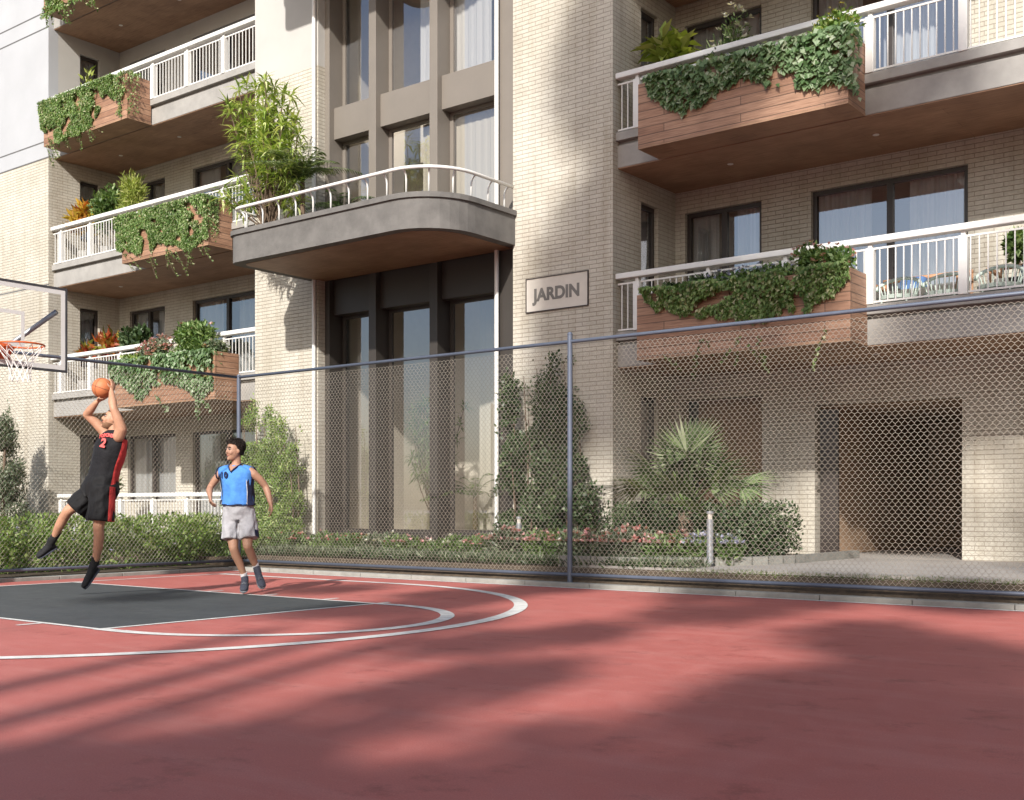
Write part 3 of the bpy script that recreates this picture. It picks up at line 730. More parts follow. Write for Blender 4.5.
# ---------------------------------------------------------------- people
def skin(name, col):
    m, nt, p = newmat(name); n = ntex(nt, 9, 3)
    nt.links.new(mixc(nt, tuple(c*.85 for c in col), col, ramp(nt, n, .35, .7)), p.inputs['Base Color'])
    p.inputs['Roughness'].default_value = .58; p.inputs['Subsurface Weight'].default_value = .12; p.inputs['Subsurface Radius'].default_value = (.02, .008, .004); p.inputs['Subsurface Scale'].default_value = .4
    return m
def fabric(name, col, rough=.75, fold=11, amt=.6):
    m, nt, p = newmat(name); n = ntex(nt, fold, 3, .55); n2 = ntex(nt, 400, 1)
    nt.links.new(mixc(nt, tuple(c*.85 for c in col), tuple(min(1, c*1.1) for c in col), ramp(nt, n, .3, .7)), p.inputs['Base Color'])
    p.inputs['Roughness'].default_value = rough; p.inputs['Sheen Weight'].default_value = .05; p.inputs['Specular IOR Level'].default_value = .2
    bump(nt, p, n, amt, .03)
    return m
class Fig:
    """a figure frame: x to the camera's right, y away from it, z up"""
    def __init__(s, o):
        s.o = Vector(o); c, n = math.cos(YAW), math.sin(YAW)
        s.x = Vector((c, n, 0)); s.y = Vector((-n, c, 0))
    def p(s, r, f, u): return s.o+s.x*r+s.y*f+Vector((0, 0, u))
    def d(s, r, f, u): return (s.x*r+s.y*f+Vector((0, 0, u))).normalized()
def rings_interp(rings, m):
    """smooth interpolation of loft rings (Catmull-Rom)"""
    out = []; n = len(rings)
    def cr(a, b, c, d, t): return .5*((2*b)+(c-a)*t+(2*a-5*b+4*c-d)*t*t+(3*b-a-3*c+d)*t*t*t)
    for i in range(n-1):
        r0, r1, r2, r3 = rings[max(i-1, 0)], rings[i], rings[i+1], rings[min(i+2, n-1)]
        for k in range(m):
            t = k/m
            out.append(tuple(cr(Vector(r0[j]), Vector(r1[j]), Vector(r2[j]), Vector(r3[j]), t) for j in range(3)) + tuple(cr(r0[j], r1[j], r2[j], r3[j], t) for j in (3, 4)))
    out.append(tuple(Vector(rings[-1][j]) for j in range(3))+(rings[-1][3], rings[-1][4]))
    return out
def cloth_loft(rings, m, n, name, mat, parent, fold=.012, seed=0, th=(0, 2*math.pi), off=0, cap=False):
    R_ = rings_interp(rings, m); mb = MB(); full = abs(th[1]-th[0]-2*math.pi) < 1e-6
    N = n if full else max(3, int(n*(th[1]-th[0])/(2*math.pi)))+1
    for i, (c, u, v, ru, rv) in enumerate(R_):
        for k in range(N):
            a = th[0]+(th[1]-th[0])*k/(n if full else N-1)
            dirv = u.normalized()*(math.cos(a)*ru)+v.normalized()*(math.sin(a)*rv)
            f = noise.noise(Vector((math.cos(a)*2.2+seed, math.sin(a)*2.2, i/len(R_)*2.6)))+.5*noise.noise(Vector((math.cos(a)*5+seed, math.sin(a)*5, i/len(R_)*3+7)))
            mb.v.append(tuple(c+dirv*(1+(f*fold+off)/max(dirv.length, .01))))
    nn = N
    for i in range(len(R_)-1):
        for k in range(nn if full else nn-1):
            a = i*nn+k; b = i*nn+(k+1) % nn
            mb.f.append((a, b, b+nn, a+nn))
    if cap: mb.f.append(tuple(range(nn))[::-1]); mb.f.append(tuple((len(R_)-1)*nn+k for k in range(nn)))
    o = mb.build(name, mat, parent, smooth=True, uv=False)
    return o
def limb(mb, F, pts, rad, n=12, sub=4):
    """tapered limb through points in figure coordinates"""
    P = [F.p(*q) for q in pts]; out = []; rr = []
    for i in range(len(P)-1):
        a, b, c, d = P[max(i-1, 0)], P[i], P[i+1], P[min(i+2, len(P)-1)]
        for k in range(sub):
            t = k/sub; out.append(b.lerp(c, t)); rr.append(rad[i]+(rad[i+1]-rad[i])*t)
    out.append(P[-1]); rr.append(rad[-1]); mb.tube(out, rr, n)
    mb.ball(tuple(P[0]), rad[0]*.98, 10, 6); mb.ball(tuple(P[-1]), rad[-1]*.98, 10, 6)
def head_parts(F, c, face, up, mb, parent_mats, hair='short', scale=1.0):
    y = F.d(*face); z = (F.d(*up)-y*F.d(*up).dot(y)).normalized(); x = y.cross(z)
    C = F.p(*c)
    def H(a, b, d): return C+(x*a+y*b+z*d)*scale
    rg = [(-.118, .040, .020, .022), (-.108, .036, .036, .044), (-.085, .026, .050, .062), (-.05, .012, .062, .079), (-.015, .004, .070, .089), (.02, -.002, .074, .094), (.055, -.006, .072, .092), (.085, -.01, .060, .078), (.108, -.012, .038, .05), (.118, -.012, .012, .018)]
    mb.loft([(H(0, q[1], q[0]), x, y, q[2]*scale, q[3]*scale) for q in rg], 20)
    # nose, brow ridge, ears, chin, cheeks
    mb.loft([(H(0, .094, .018), x, y, .007, .006), (H(0, .102, -.005), x, y, .010, .012), (H(0, .106, -.024), x, y, .016, .014), (H(0, .098, -.034), x, y, .012, .008)], 8)
    for s in (-1, 1): mb.ball(tuple(H(s*.076, -.008, -.005)), (.013, .018, .028), 8, 6)
    mb.ball(tuple(H(0, .078, -.100)), .020, 8, 6)
    for s in (-1, 1): mb.ball(tuple(H(s*.03, .068, -.03)), .028, 8, 6)
    def extra(body):
        hm = MB()
        for s in (-1, 1): hm.ball(tuple(H(s*.031, .084, .012)), (.0125, .0125, .009), 8, 6)
        hm.build('eye', parent_mats['eye'], body, smooth=True)
        pm = MB()
        for s in (-1, 1): pm.ball(tuple(H(s*.031, .093, .012)), .0085, 8, 6)
        pm.build('iris', M['black'], body, smooth=True)
        bm = MB()
        for s in (-1, 1): bm.tube([H(s*.014, .096, .030), H(s*.032, .094, .036), H(s*.050, .082, .030)], [.0045, .005, .003], 6)
        bm.build('eyebrow', parent_mats['hair'], body, smooth=True)
        mm = MB(); mm.tube([H(-.022, .082, -.062), H(-.01, .092, -.060), H(0, .094, -.061), H(.01, .092, -.060), H(.022, .082, -.062)], [.003, .006, .007, .006, .003], 6)
        mm.build('lips', parent_mats['lip'], body, smooth=True)
        # hair: a displaced shell over the skull
        hb = MB(); n = 28; rows = []
        big = hair == 'full'
        def hprof(zz):
            if big: tab = [(-.055, .066, .084), (-.02, .080, .097), (.03, .092, .108), (.07, .092, .108), (.10, .080, .094), (.125, .052, .064), (.138, .012, .014)]
            else: tab = [(-.05, .066, .083), (-.01, .076, .094), (.03, .080, .099), (.07, .077, .095), (.10, .060, .074), (.12, .030, .040), (.127, .008, .010)]
            q = [r[0] for r in tab]; return float(np.interp(zz, q, [r[1] for r in tab])), float(np.interp(zz, q, [r[2] for r in tab]))
        z0_, z1_ = (-.055, .138) if big else (-.05, .127)
        for i in range(16):
            t = i/15; zz = z0_+(z1_-z0_)*t
            for k in range(n):
                a = 2*math.pi*k/n; sx, sy = math.cos(a), math.sin(a)
                lim = -.06 if sy < -.05 else float(np.interp(sy, [-.05, .25, .5, 1], [-.03, .02, .066, .078]))
                ze = max(zz, lim); gx, gy = hprof(ze)
                if zz < lim: gx *= .93; gy *= .93
                nz = noise.noise(Vector((sx*4, sy*4, ze*40)))*(.012 if big else .005)
                hb.v.append(tuple(H(sx*(gx+nz), sy*(gy+nz)-.012, ze)))
        for i in range(15):
            for k in range(n):
                a = i*n+k; b = i*n+(k+1) % n; hb.f.append((a, b, b+n, a+n))
        hb.f.append(tuple(15*n+k for k in range(n)))
        hb.build('hair', parent_mats['hair'], body, smooth=True, uv=False)
        if hair == 'full':
            rs = random.Random(3); V = []
            for i in range(3200):
                a = rs.uniform(0, 2*math.pi); zz = rs.uniform(-.04, .136); sx, sy = math.cos(a), math.sin(a)
                lim = -.04 if sy < -.05 else float(np.interp(sy, [-.05, .25, .5, 1], [-.02, .03, .074, .084]))
                if zz < lim: continue
                gx, gy = hprof(zz); p = H(sx*gx, sy*gy-.012, zz); d = (p-H(0, -.01, .03)).normalized(); tt = (d*.8+Vector((rs.uniform(-1,1), rs.uniform(-1,1), rs.uniform(-.4,1.0)))).normalized()*(.006+.012*max(0, min(1, (zz+.02)/.08))); sd = tt.cross(d).normalized()*.004
                V += [p-sd, p+sd, p+tt+sd*.4, p+tt-sd*.4]
            npmesh('curl', [tuple(v) for v in V], 4, parent_mats['hair'], body)
        else:
            be = MB(); be.loft([(H(0, .040, -.121), x, y, .022, .026), (H(0, .036, -.108), x, y, .040, .049), (H(0, .024, -.085), x, y, .0535, .0655), (H(0, .006, -.055), x, y, .0635, .072)], 16, cap=False)
            be.build('beard', parent_mats['beard'], body, smooth=True)
    return extra
def hand(mb, F, wrist, palm, fdir, ndir, curl=.5, s=1.0, thumb=1):
    """wrist/palm points; fdir fingers direction, ndir palm normal (towards the held thing)"""
    W, Pm = F.p(*wrist), F.p(*palm); fd = F.d(*fdir); nd = F.d(*ndir); nd = (nd-fd*nd.dot(fd)).normalized(); sd = fd.cross(nd)*thumb
    mb.loft([(W, sd, nd, .026*s, .020*s), (W.lerp(Pm, .5), sd, nd, .036*s, .018*s), (Pm, sd, nd, .042*s, .016*s), (Pm+fd*.03, sd, nd, .040*s, .014*s)], 12)
    for i, (o, L) in enumerate(((-.031, .062), (-.0105, .078), (.0105, .074), (.031, .066))):
        b = Pm+fd*.022+sd*o*s; p = [b]; d = fd.copy(); sp = sd*(o*3)
        for j in range(3):
            ang = curl*(.35+.3*j); d = (d+nd*ang+sp*.12).normalized(); p.append(p[-1]+d*L*s*(.45, .32, .25)[j])
        mb.tube([b-fd*.02]+p, [.0095, .0095, .0085, .008, .0065], 8)
    b = Pm+sd*.034*s-fd*.03; p1 = b+(sd*.8+fd*.5+nd*.35).normalized()*.035; p2 = p1+(fd*.8+nd*.5*curl+sd*.3).normalized()*.03
    mb.tube([b, p1, p2], [.013, .011, .009], 8)
def shoe(F, ankle, heel, toe, mat, smat, parent, r=.045):
    A, Hh, T = F.p(*ankle), F.p(*heel), F.p(*toe); d = (T-Hh).normalized(); L = (T-Hh).length
    up = (A-Hh-d*(A-Hh).dot(d)).normalized(); sd = d.cross(up).normalized()
    m = MB(); rg = [(0, .024, .030, .020), (.06, .034, .036, .040), (.22, .046, .038, .048), (.42, .040, .040, .040), (.62, .032, .046, .032), (.82, .026, .046, .026), (.95, .022, .034, .020), (1.0, .020, .018, .010)]
    m.loft([(Hh+d*L*t+up*h, sd, up, a, b) for t, h, a, b in rg], 14)
    m.tube([Hh+d*L*.22+up*.05, A+(A-Hh).normalized()*.02], [.044, .042], 12)
    o = m.build('shoe', mat, parent, smooth=True, auto=60)
    s = MB(); s.loft([(Hh+d*L*t-up*.004, sd, up, a*1.06, .014) for t, h, a, b in rg], 14); s.build('sole', smat, o, smooth=True)
    l = MB()
    for t in (.40, .48, .56, .64): l.tube([Hh+d*L*t+up*.062+sd*.022, Hh+d*L*t+up*.074, Hh+d*L*t+up*.062-sd*.022], .0035, 5)
    l.build('lace', M['black'] if mat != M.get('shoe_dark') else smat, o)
def finish_body(mb, mat, t, vox=.0075):
    b = mb.build('body', mat, t, uv=False)
    rm = b.modifiers.new('remesh', 'REMESH'); rm.mode = 'VOXEL'; rm.voxel_size = vox; rm.use_smooth_shade = True
    sm = b.modifiers.new('smooth', 'SMOOTH'); sm.factor = .5; sm.iterations = 4
    return b
def ring_text(txt, rings, m, trow, a0, da, size, mat, name, parent, off=.012, bold=.004, arch=0):
    """letters laid round the chest at ring position trow (0..1)"""
    R_ = rings_interp(rings, m); n = len(txt); obs = []
    for i, ch in enumerate(txt):
        a = a0-(i-(n-1)/2)*da; tt = trow-arch*((i-(n-1)/2)/max(1, (n-1)/2))**2
        f = tt*(len(R_)-1); i0 = min(int(f), len(R_)-2); fr_ = f-i0
        c, u, v, ru, rv = [R_[i0][j]*(1-fr_)+R_[i0+1][j]*fr_ for j in range(5)]
        u = u.normalized(); v = v.normalized()
        P = c+u*math.cos(a)*(ru+off)+v*math.sin(a)*(rv+off)
        nrm = (u*math.cos(a)*rv+v*math.sin(a)*ru).normalized(); upv = (R_[i0+1][0]-R_[i0][0]).normalized(); upv = (upv-nrm*upv.dot(nrm)).normalized(); rt = upv.cross(nrm)
        mt = Matrix(((rt.x, upv.x, nrm.x, P.x), (rt.y, upv.y, nrm.y, P.y), (rt.z, upv.z, nrm.z, P.z), (0, 0, 0, 1)))
        obs.append((ch, mt))
    me = bpy.data.meshes.new(name); bm = bmesh.new()
    for ch, mt in obs:
        o = text_mesh(ch, size, mat, 'tmp', None, mt, .002, bold); bm.from_mesh(o.data); bpy.data.objects.remove(o)
    bm.to_mesh(me); bm.free(); me.materials.append(mat); o = bpy.data.objects.new(name, me); COL.objects.link(o); par(o, parent)
    return o

M['skin_a'] = skin('light_skin', (.50, .27, .17)); M['skin_b'] = skin('tan_skin', (.40, .22, .145))
M['hair_a'] = fabric('brown_hair', (.09, .055, .035)); M['hair_b'] = fabric('black_hair', (.022, .016, .013)); M['beard'] = fabric('light_beard', (.22, .12, .07))
M['eyew'] = simple('eye_white', (.30, .26, .24), .3, bmp=0); M['lip'] = simple('lips', (.36, .13, .10), .5, bmp=0)
M['jers_k'] = fabric('black_jersey', (.011, .011, .013)); M['short_k'] = fabric('black_shorts', (.010, .010, .011)); M['red_trim'] = fabric('red_trim', (.55, .055, .05)); M['white_print'] = simple('white_print', (.72, .6, .6), .6, bmp=0)
M['jers_b'] = fabric('blue_jersey', (.075, .24, .62)); M['navy'] = fabric('navy_trim', (.015, .02, .055)); M['short_w'] = fabric('grey_white_shorts', (.37, .365, .385)); M['shoe_dark'] = fabric('charcoal_shoe', (.05, .055, .075)); M['shoe_k'] = fabric('black_shoe', (.02, .02, .022)); M['sole'] = simple('grey_sole', (.16, .17, .19), .7, bmp=0); M['sock_w'] = fabric('white_sock', (.7, .7, .72)); M['sock_k'] = fabric('black_sock', (.02, .02, .02)); M['print_red'] = simple('red_print', (.68, .10, .09), .6, bmp=0)

# the jumping shooter
F = Fig((-11.22, 7.115, 0))
t = empty('person', (-11.22, 7.115, 0), 'basketball player in black and red kit in mid-jump, shooting the ball with both arms raised', 'person')
lf = F.d(.86, -.50, 0); ft = F.d(-.49, -.85, .16)
mb = MB()
torso = [(F.p(.055, 0, 1.16), lf, ft, .14, .105), (F.p(.075, 0, 1.27), lf, ft, .165, .12), (F.p(.105, 0, 1.41), lf, ft, .145, .105), (F.p(.145, 0, 1.56), lf, ft, .165, .12), (F.p(.175, 0, 1.68), lf, ft, .175, .122), (F.p(.2, 0, 1.77), lf, ft, .15, .095), (F.p(.21, 0, 1.81), lf, ft, .08, .065)]
mb.loft(rings_interp(torso, 3), 18)
limb(mb, F, [(.205, 0, 1.77), (.20, 0, 1.86), (.195, 0, 1.90)], [.062, .056, .055])
limb(mb, F, [(.10, .12, 1.76), (.06, .13, 1.83), (-.03, .11, 1.93), (-.119, .08, 2.015)], [.062, .060, .052, .043])
limb(mb, F, [(-.119, .08, 2.015), (-.06, .04, 2.065), (.025, -.02, 2.14)], [.043, .045, .028])
limb(mb, F, [(.30, -.13, 1.76), (.335, -.15, 1.84), (.31, -.18, 1.95), (.27, -.2, 2.058)], [.062, .064, .052, .042])
limb(mb, F, [(.27, -.2, 2.058), (.245, -.16, 2.13), (.208, -.085, 2.245)], [.042, .045, .028])
hand(mb, F, (.025, -.02, 2.14), (.072, -.02, 2.168), (.95, .1, .28), (-.1, 0, 1), curl=.35, thumb=1)
hand(mb, F, (.208, -.085, 2.245), (.212, -.045, 2.31), (-.1, .25, .95), (-.9, .3, .1), curl=.55, thumb=1)
limb(mb, F, [(.02, .09, 1.22), (-.14, .06, 1.10), (-.302, .03, .968)], [.095, .080, .058])
limb(mb, F, [(-.302, .03, .968), (-.36, .07, .90), (-.42, .10, .81), (-.518, .17, .654)], [.056, .056, .052, .034])
limb(mb, F, [(.13, -.08, 1.22), (.105, -.10, 1.0), (.081, -.12, .795)], [.095, .080, .058])
limb(mb, F, [(.081, -.12, .795), (.075, -.09, .70), (.055, -.06, .58), (.014, -.03, .41)], [.056, .056, .052, .034])
ex = head_parts(F, (.185, -.0, 1.955), (-.86, -.40, .30), (-.05, 0, 1), mb, dict(eye=M['eyew'], hair=M['hair_a'], lip=M['lip'], beard=M['beard']), 'short', .93)
body = finish_body(mb, M['skin_a'], t); ex(body)
jr = [(F.p(.058, 0, 1.20), lf, ft, .185, .145), (F.p(.078, 0, 1.29), lf, ft, .182, .142), (F.p(.105, 0, 1.41), lf, ft, .176, .135), (F.p(.142, 0, 1.54), lf, ft, .188, .142), (F.p(.17, 0, 1.66), lf, ft, .196, .142), (F.p(.19, 0, 1.735), lf, ft, .180, .122), (F.p(.205, 0, 1.80), lf, ft, .135, .092), (F.p(.213, 0, 1.825), lf, ft, .10, .078)]
J = cloth_loft(jr, 5, 40, 'jersey', M['jers_k'], t, .016, 1)
cloth_loft(jr[:6], 5, 40, 'side_panel', M['red_trim'], J, .016, 1, (-.7, .2), .006)
cloth_loft(jr[:6], 5, 40, 'side_panel', M['red_trim'], J, .016, 1, (math.pi-.45, math.pi+.45), .006)
ring_text('TORONTO', jr, 5, .76, R(74), .175, .050, M['print_red'], 'chest_lettering', J, .016, .003, .03)
ring_text('2', jr, 5, .58, R(74), .2, .13, M['print_red'], 'chest_number', J, .02, .006)
def leg_cloth(F, a, b, r0, r1, name, mat, parent, lat, fr_, seed, fold=.02, trim=None, tname='side_stripe', tth=(-.4, .4)):
    A, B = Vector(a), Vector(b)
    rg = []
    for i in range(5):
        q = A.lerp(B, i/4); rg.append((F.p(*q), lat, fr_, r0+(r1-r0)*i/4, (r0+(r1-r0)*i/4)*1.0))
    o = cloth_loft(rg, 5, 36, name, mat, parent, fold, seed)
    if trim: cloth_loft(rg, 5, 36, tname, trim, o, fold, seed, tth, .006)
    return o
def shorts_mesh(rings, legs, name, mat, parent, seed, vox=.011):
    mb = MB()
    def add(rg, n=30):
        R_ = rings_interp(rg, 5); base = len(mb.v); N = n
        for i, (c, u, v, ru, rv) in enumerate(R_):
            for k in range(N):
                a = 2*math.pi*k/N; dv = u.normalized()*(math.cos(a)*ru)+v.normalized()*(math.sin(a)*rv)
                f = noise.noise(Vector((math.cos(a)*3+seed, math.sin(a)*3, i/len(R_)*1.2)))+.6*noise.noise(Vector((c.x*9+math.cos(a), c.y*9, c.z*14+math.sin(a)*3)))
                mb.v.append(tuple(c+dv*(1+f*.03/max(dv.length, .01)*min(1, i/4))))
        for i in range(len(R_)-1):
            for k in range(N):
                a = base+i*N+k; b = base+i*N+(k+1) % N; mb.f.append((a, b, b+N, a+N))
        mb.f.append(tuple(base+k for k in range(N))[::-1]); mb.f.append(tuple(base+(len(R_)-1)*N+k for k in range(N)))
    add(rings)
    for rg in legs: add(rg)
    o = mb.build(name, mat, parent, uv=False)
    rm = o.modifiers.new('remesh', 'REMESH'); rm.mode = 'VOXEL'; rm.voxel_size = vox; rm.use_smooth_shade = True
    sm = o.modifiers.new('smooth', 'SMOOTH'); sm.factor = .5; sm.iterations = 5
    return o
def leg_rings(F, a, b, r0, r1, l, f_):
    A, B = Vector(a), Vector(b); return [(F.p(*A.lerp(B, i/4)), l, f_, r0+(r1-r0)*i/4, r0+(r1-r0)*i/4) for i in range(5)]
def orient(a, b, lat):
    d = (F.p(*b)-F.p(*a)).normalized(); l = (lat-d*lat.dot(d)).normalized(); return l, l.cross(d)*-1
sr = [(F.p(.085, 0, 1.345), lf, ft, .175, .138), (F.p(.075, 0, 1.30), lf, ft, .194, .160), (F.p(.055, 0, 1.20), lf, ft, .216, .178), (F.p(.045, 0, 1.10), lf, ft, .18, .16)]
a1, b1 = (.01, .08, 1.23), (-.225, .04, .985); l1, f1 = orient(a1, b1, lf); a2, b2 = (.115, -.08, 1.23), (.09, -.11, .86); l2, f2 = orient(a2, b2, lf)
L1_, L2_ = leg_rings(F, a1, b1, .125, .135, l1, f1), leg_rings(F, a2, b2, .125, .142, l2, f2)
S_ = shorts_mesh(sr, [L1_, L2_], 'shorts', M['short_k'], t, 4)
cloth_loft(L2_, 5, 36, 'side_stripe', M['red_trim'], S_, .012, 6, (-.75, .15), .009)
for a, b in (((-.545, .18, .625), (-.455, .14, .745)), ((.005, -.02, .385), (.022, -.035, .475))):
    m = MB(); m.tube([F.p(*a), F.p(*b)], [.043, .044], 14); m.build('sock', M['sock_k'], t, smooth=True, auto=50)
shoe(F, (-.530, .18, .645), (-.508, .24, .575), (-.70, .20, .455), M['shoe_k'], M['shoe_dark'], t)
shoe(F, (.010, -.025, .40), (.035, .01, .345), (-.085, -.09, .135), M['shoe_k'], M['shoe_dark'], t)
# the ball
M['ballm'] = simple('orange_leather', (.52, .17, .065), .6, var=.12, bmp=.4, bscale=300, bdist=.002)
bc = F.p(.091, -.03, 2.292); m = MB(); m.ball(tuple(bc), .110, 32, 20); bo = m.build('basketball', M['ballm'], None, smooth=True, uv=False)
tag(bo, 'orange basketball held overhead by the jumping player', 'ball')
m = MB()
for nrm in ((.3, .2, 1), (1, .3, -.2), (-.2, 1, .3)):
    nv = Vector(nrm).normalized(); u = nv.orthogonal().normalized(); v = nv.cross(u)
    m.tube([bc+(u*math.cos(q)+v*math.sin(q))*.1098 for q in [2*math.pi*i/36 for i in range(37)]], .0022, 5, cap=False)
so2 = m.build('seam', M['black'], None); so2.parent = bo

# the running defender
F = Fig((-10.70, 8.656, 0))
t = empty('person', (-10.70, 8.656, 0), 'dark-haired player in blue jersey and pale grey shorts, hopping and looking left', 'person')
lf = F.d(.97, -.25, 0); ft = F.d(-.25, -.97, 0)
mb = MB()
torso = [(F.p(-.015, 0, .90), lf, ft, .145, .11), (F.p(-.02, 0, 1.0), lf, ft, .165, .12), (F.p(-.023, 0, 1.12), lf, ft, .14, .10), (F.p(-.03, 0, 1.25), lf, ft, .155, .115), (F.p(-.035, 0, 1.36), lf, ft, .17, .12), (F.p(-.038, 0, 1.45), lf, ft, .14, .09), (F.p(-.04, 0, 1.495), lf, ft, .08, .065)]
mb.loft(rings_interp(torso, 3), 18)
limb(mb, F, [(-.04, 0, 1.45), (-.042, 0, 1.54), (-.045, 0, 1.60)], [.062, .055, .053])
limb(mb, F, [(-.175, .03, 1.42), (-.235, .03, 1.39), (-.30, .04, 1.32), (-.355, .05, 1.245)], [.055, .052, .045, .038])
limb(mb, F, [(-.355, .05, 1.245), (-.352, -.01, 1.20), (-.325, -.08, 1.135)], [.038, .040, .026])
hand(mb, F, (-.325, -.08, 1.135), (-.312, -.11, 1.09), (.25, -.3, -.9), (.8, .3, .1), curl=1.3, thumb=-1, s=1.22)
limb(mb, F, [(.125, -.03, 1.42), (.165, -.03, 1.39), (.23, .0, 1.33), (.288, .04, 1.25)], [.055, .052, .045, .038])
limb(mb, F, [(.288, .04, 1.25), (.315, .03, 1.18), (.358, -.02, 1.055)], [.038, .040, .026])
hand(mb, F, (.358, -.02, 1.055), (.372, -.04, .995), (.15, -.25, -.95), (-.8, -.3, 0), curl=.7, thumb=1, s=1.2)
limb(mb, F, [(-.095, .02, .96), (-.085, -.03, .75), (-.058, -.07, .54)], [.09, .075, .054])
limb(mb, F, [(-.058, -.07, .54), (-.04, -.03, .45), (-.01, .02, .36), (.035, .08, .20)], [.052, .052, .048, .033])
limb(mb, F, [(.075, 0, .96), (.10, -.06, .76), (.112, -.11, .565)], [.09, .075, .054])
limb(mb, F, [(.112, -.11, .565), (.13, -.05, .49), (.145, .0, .42), (.175, .06, .31)], [.052, .052, .048, .033])
ex = head_parts(F, (-.055, -.02, 1.665), (-.72, -.68, .02), (.02, 0, 1), mb, dict(eye=M['eyew'], hair=M['hair_b'], lip=M['lip'], beard=M['beard']), 'full', 1.0)
body = finish_body(mb, M['skin_b'], t); ex(body)
jr = [(F.p(-.018, 0, 1.035), lf, ft, .200, .152), (F.p(-.02, 0, 1.06), lf, ft, .198, .150), (F.p(-.024, 0, 1.15), lf, ft, .186, .14), (F.p(-.03, 0, 1.27), lf, ft, .190, .145), (F.p(-.035, 0, 1.36), lf, ft, .198, .142), (F.p(-.038, 0, 1.43), lf, ft, .200, .115), (F.p(-.04, 0, 1.475), lf, ft, .135, .088), (F.p(-.04, 0, 1.492), lf, ft, .088, .078)]
J = cloth_loft(jr, 5, 40, 'jersey', M['jers_b'], t, .02, 11)
for th in ((-.62, .62), (math.pi-.62, math.pi+.62)): cloth_loft(jr[:5], 5, 40, 'side_panel', M['navy'], J, .02, 11, th, .006)
for th in ((.62, .67), (math.pi-.67, math.pi-.62)): cloth_loft(jr[:5], 5, 160, 'piping', M['sock_w'], J, .02, 11, th, .009)
# collar, armhole trim and hem
m = MB(); U = lambda l, f, z: F.p(-.04, 0, z)+lf*l+ft*f
vn = [U(.070, -.02, 1.515), U(.072, .03, 1.505), U(.055, .085, 1.478), U(.028, .122, 1.445), U(0, .140, 1.415), U(-.028, .122, 1.445), U(-.055, .085, 1.478), U(-.072, .03, 1.505), U(-.070, -.02, 1.515)]
m.tube(vn, .0085, 6); m.build('collar', M['navy'], J, smooth=True)
m = MB(); m.poly([v+ft*.004 for v in vn[1:8]]); m.build('bare_neck', M['skin_b'], J)
for s_, cx in ((-1, -.237), (1, .157)):
    m = MB(); cc = F.p(cx, 0, 1.405); m.tube([cc+ft*math.cos(q)*.080+Vector((0, 0, math.sin(q)*.068))+lf*s_*(-.01*math.sin(q)) for q in [2*math.pi*i/24 for i in range(25)]], .0085, 6, cap=False); m.build('armhole_trim', M['navy'], J, smooth=True)
for s_ in (-1, 1):   # cap of cloth over the shoulder
    m = MB(); cx = F.p(-.04, 0, 0)
    m.loft([(F.p(-.04+s_*.09, -.0, 1.458), F.d(0, 1, 0), F.d(0, 0, 1), .085, .045), (F.p(-.04+s_*.15, -.0, 1.435), F.d(0, 1, 0), F.d(0, 0, 1), .08, .055), (F.p(-.04+s_*.195, 0, 1.41), F.d(0, 1, 0), F.d(0, 0, 1), .075, .062)], 16)
    m.build('shoulder_cloth', M['jers_b'], J, smooth=True)
ring_text('10', jr, 5, .60, R(116), .30, .10, M['navy'], 'chest_number', J, .016, .004)
hemr = [(F.p(-.018, 0, 1.028), lf, ft, .203, .155), (F.p(-.018, 0, 1.045), lf, ft, .203, .155)]; cloth_loft(hemr, 3, 40, 'hem', M['navy'], J, .012, 11)
sr = [(F.p(-.02, 0, 1.09), lf, ft, .168, .13), (F.p(-.02, 0, 1.03), lf, ft, .182, .145), (F.p(-.015, 0, .95), lf, ft, .188, .140), (F.p(-.012, 0, .86), lf, ft, .14, .105)]
a1, b1 = (-.105, .01, .96), (-.098, -.055, .635); l1, f1 = orient(a1, b1, lf); a2, b2 = (.078, 0, .96), (.125, -.085, .645); l2, f2 = orient(a2, b2, lf)
L1_, L2_ = leg_rings(F, a1, b1, .098, .104, l1, f1), leg_rings(F, a2, b2, .098, .106, l2, f2)
S_ = shorts_mesh(sr, [L1_, L2_], 'shorts', M['short_w'], t, 14)
for rg, th in ((L1_, (math.pi-.6, math.pi+.3)), (L2_, (-.6, .4))): cloth_loft(rg[3:], 5, 36, 'hem_panel', M['navy'], S_, .01, 15, th, .010)
for a, b in (((.038, .09, .17), (.025, .06, .245)), ((.178, .065, .29), (.166, .04, .36))):
    m = MB(); m.tube([F.p(*a), F.p(*b)], [.040, .040], 14); m.build('sock', M['sock_w'], t, smooth=True, auto=50)
shoe(F, (.038, .085, .185), (.040, .13, .115), (.062, -.10, .035), M['shoe_dark'], M['sole'], t, .048)
shoe(F, (.178, .065, .30), (.178, .11, .24), (.275, -.05, .075), M['shoe_dark'], M['sole'], t, .048)
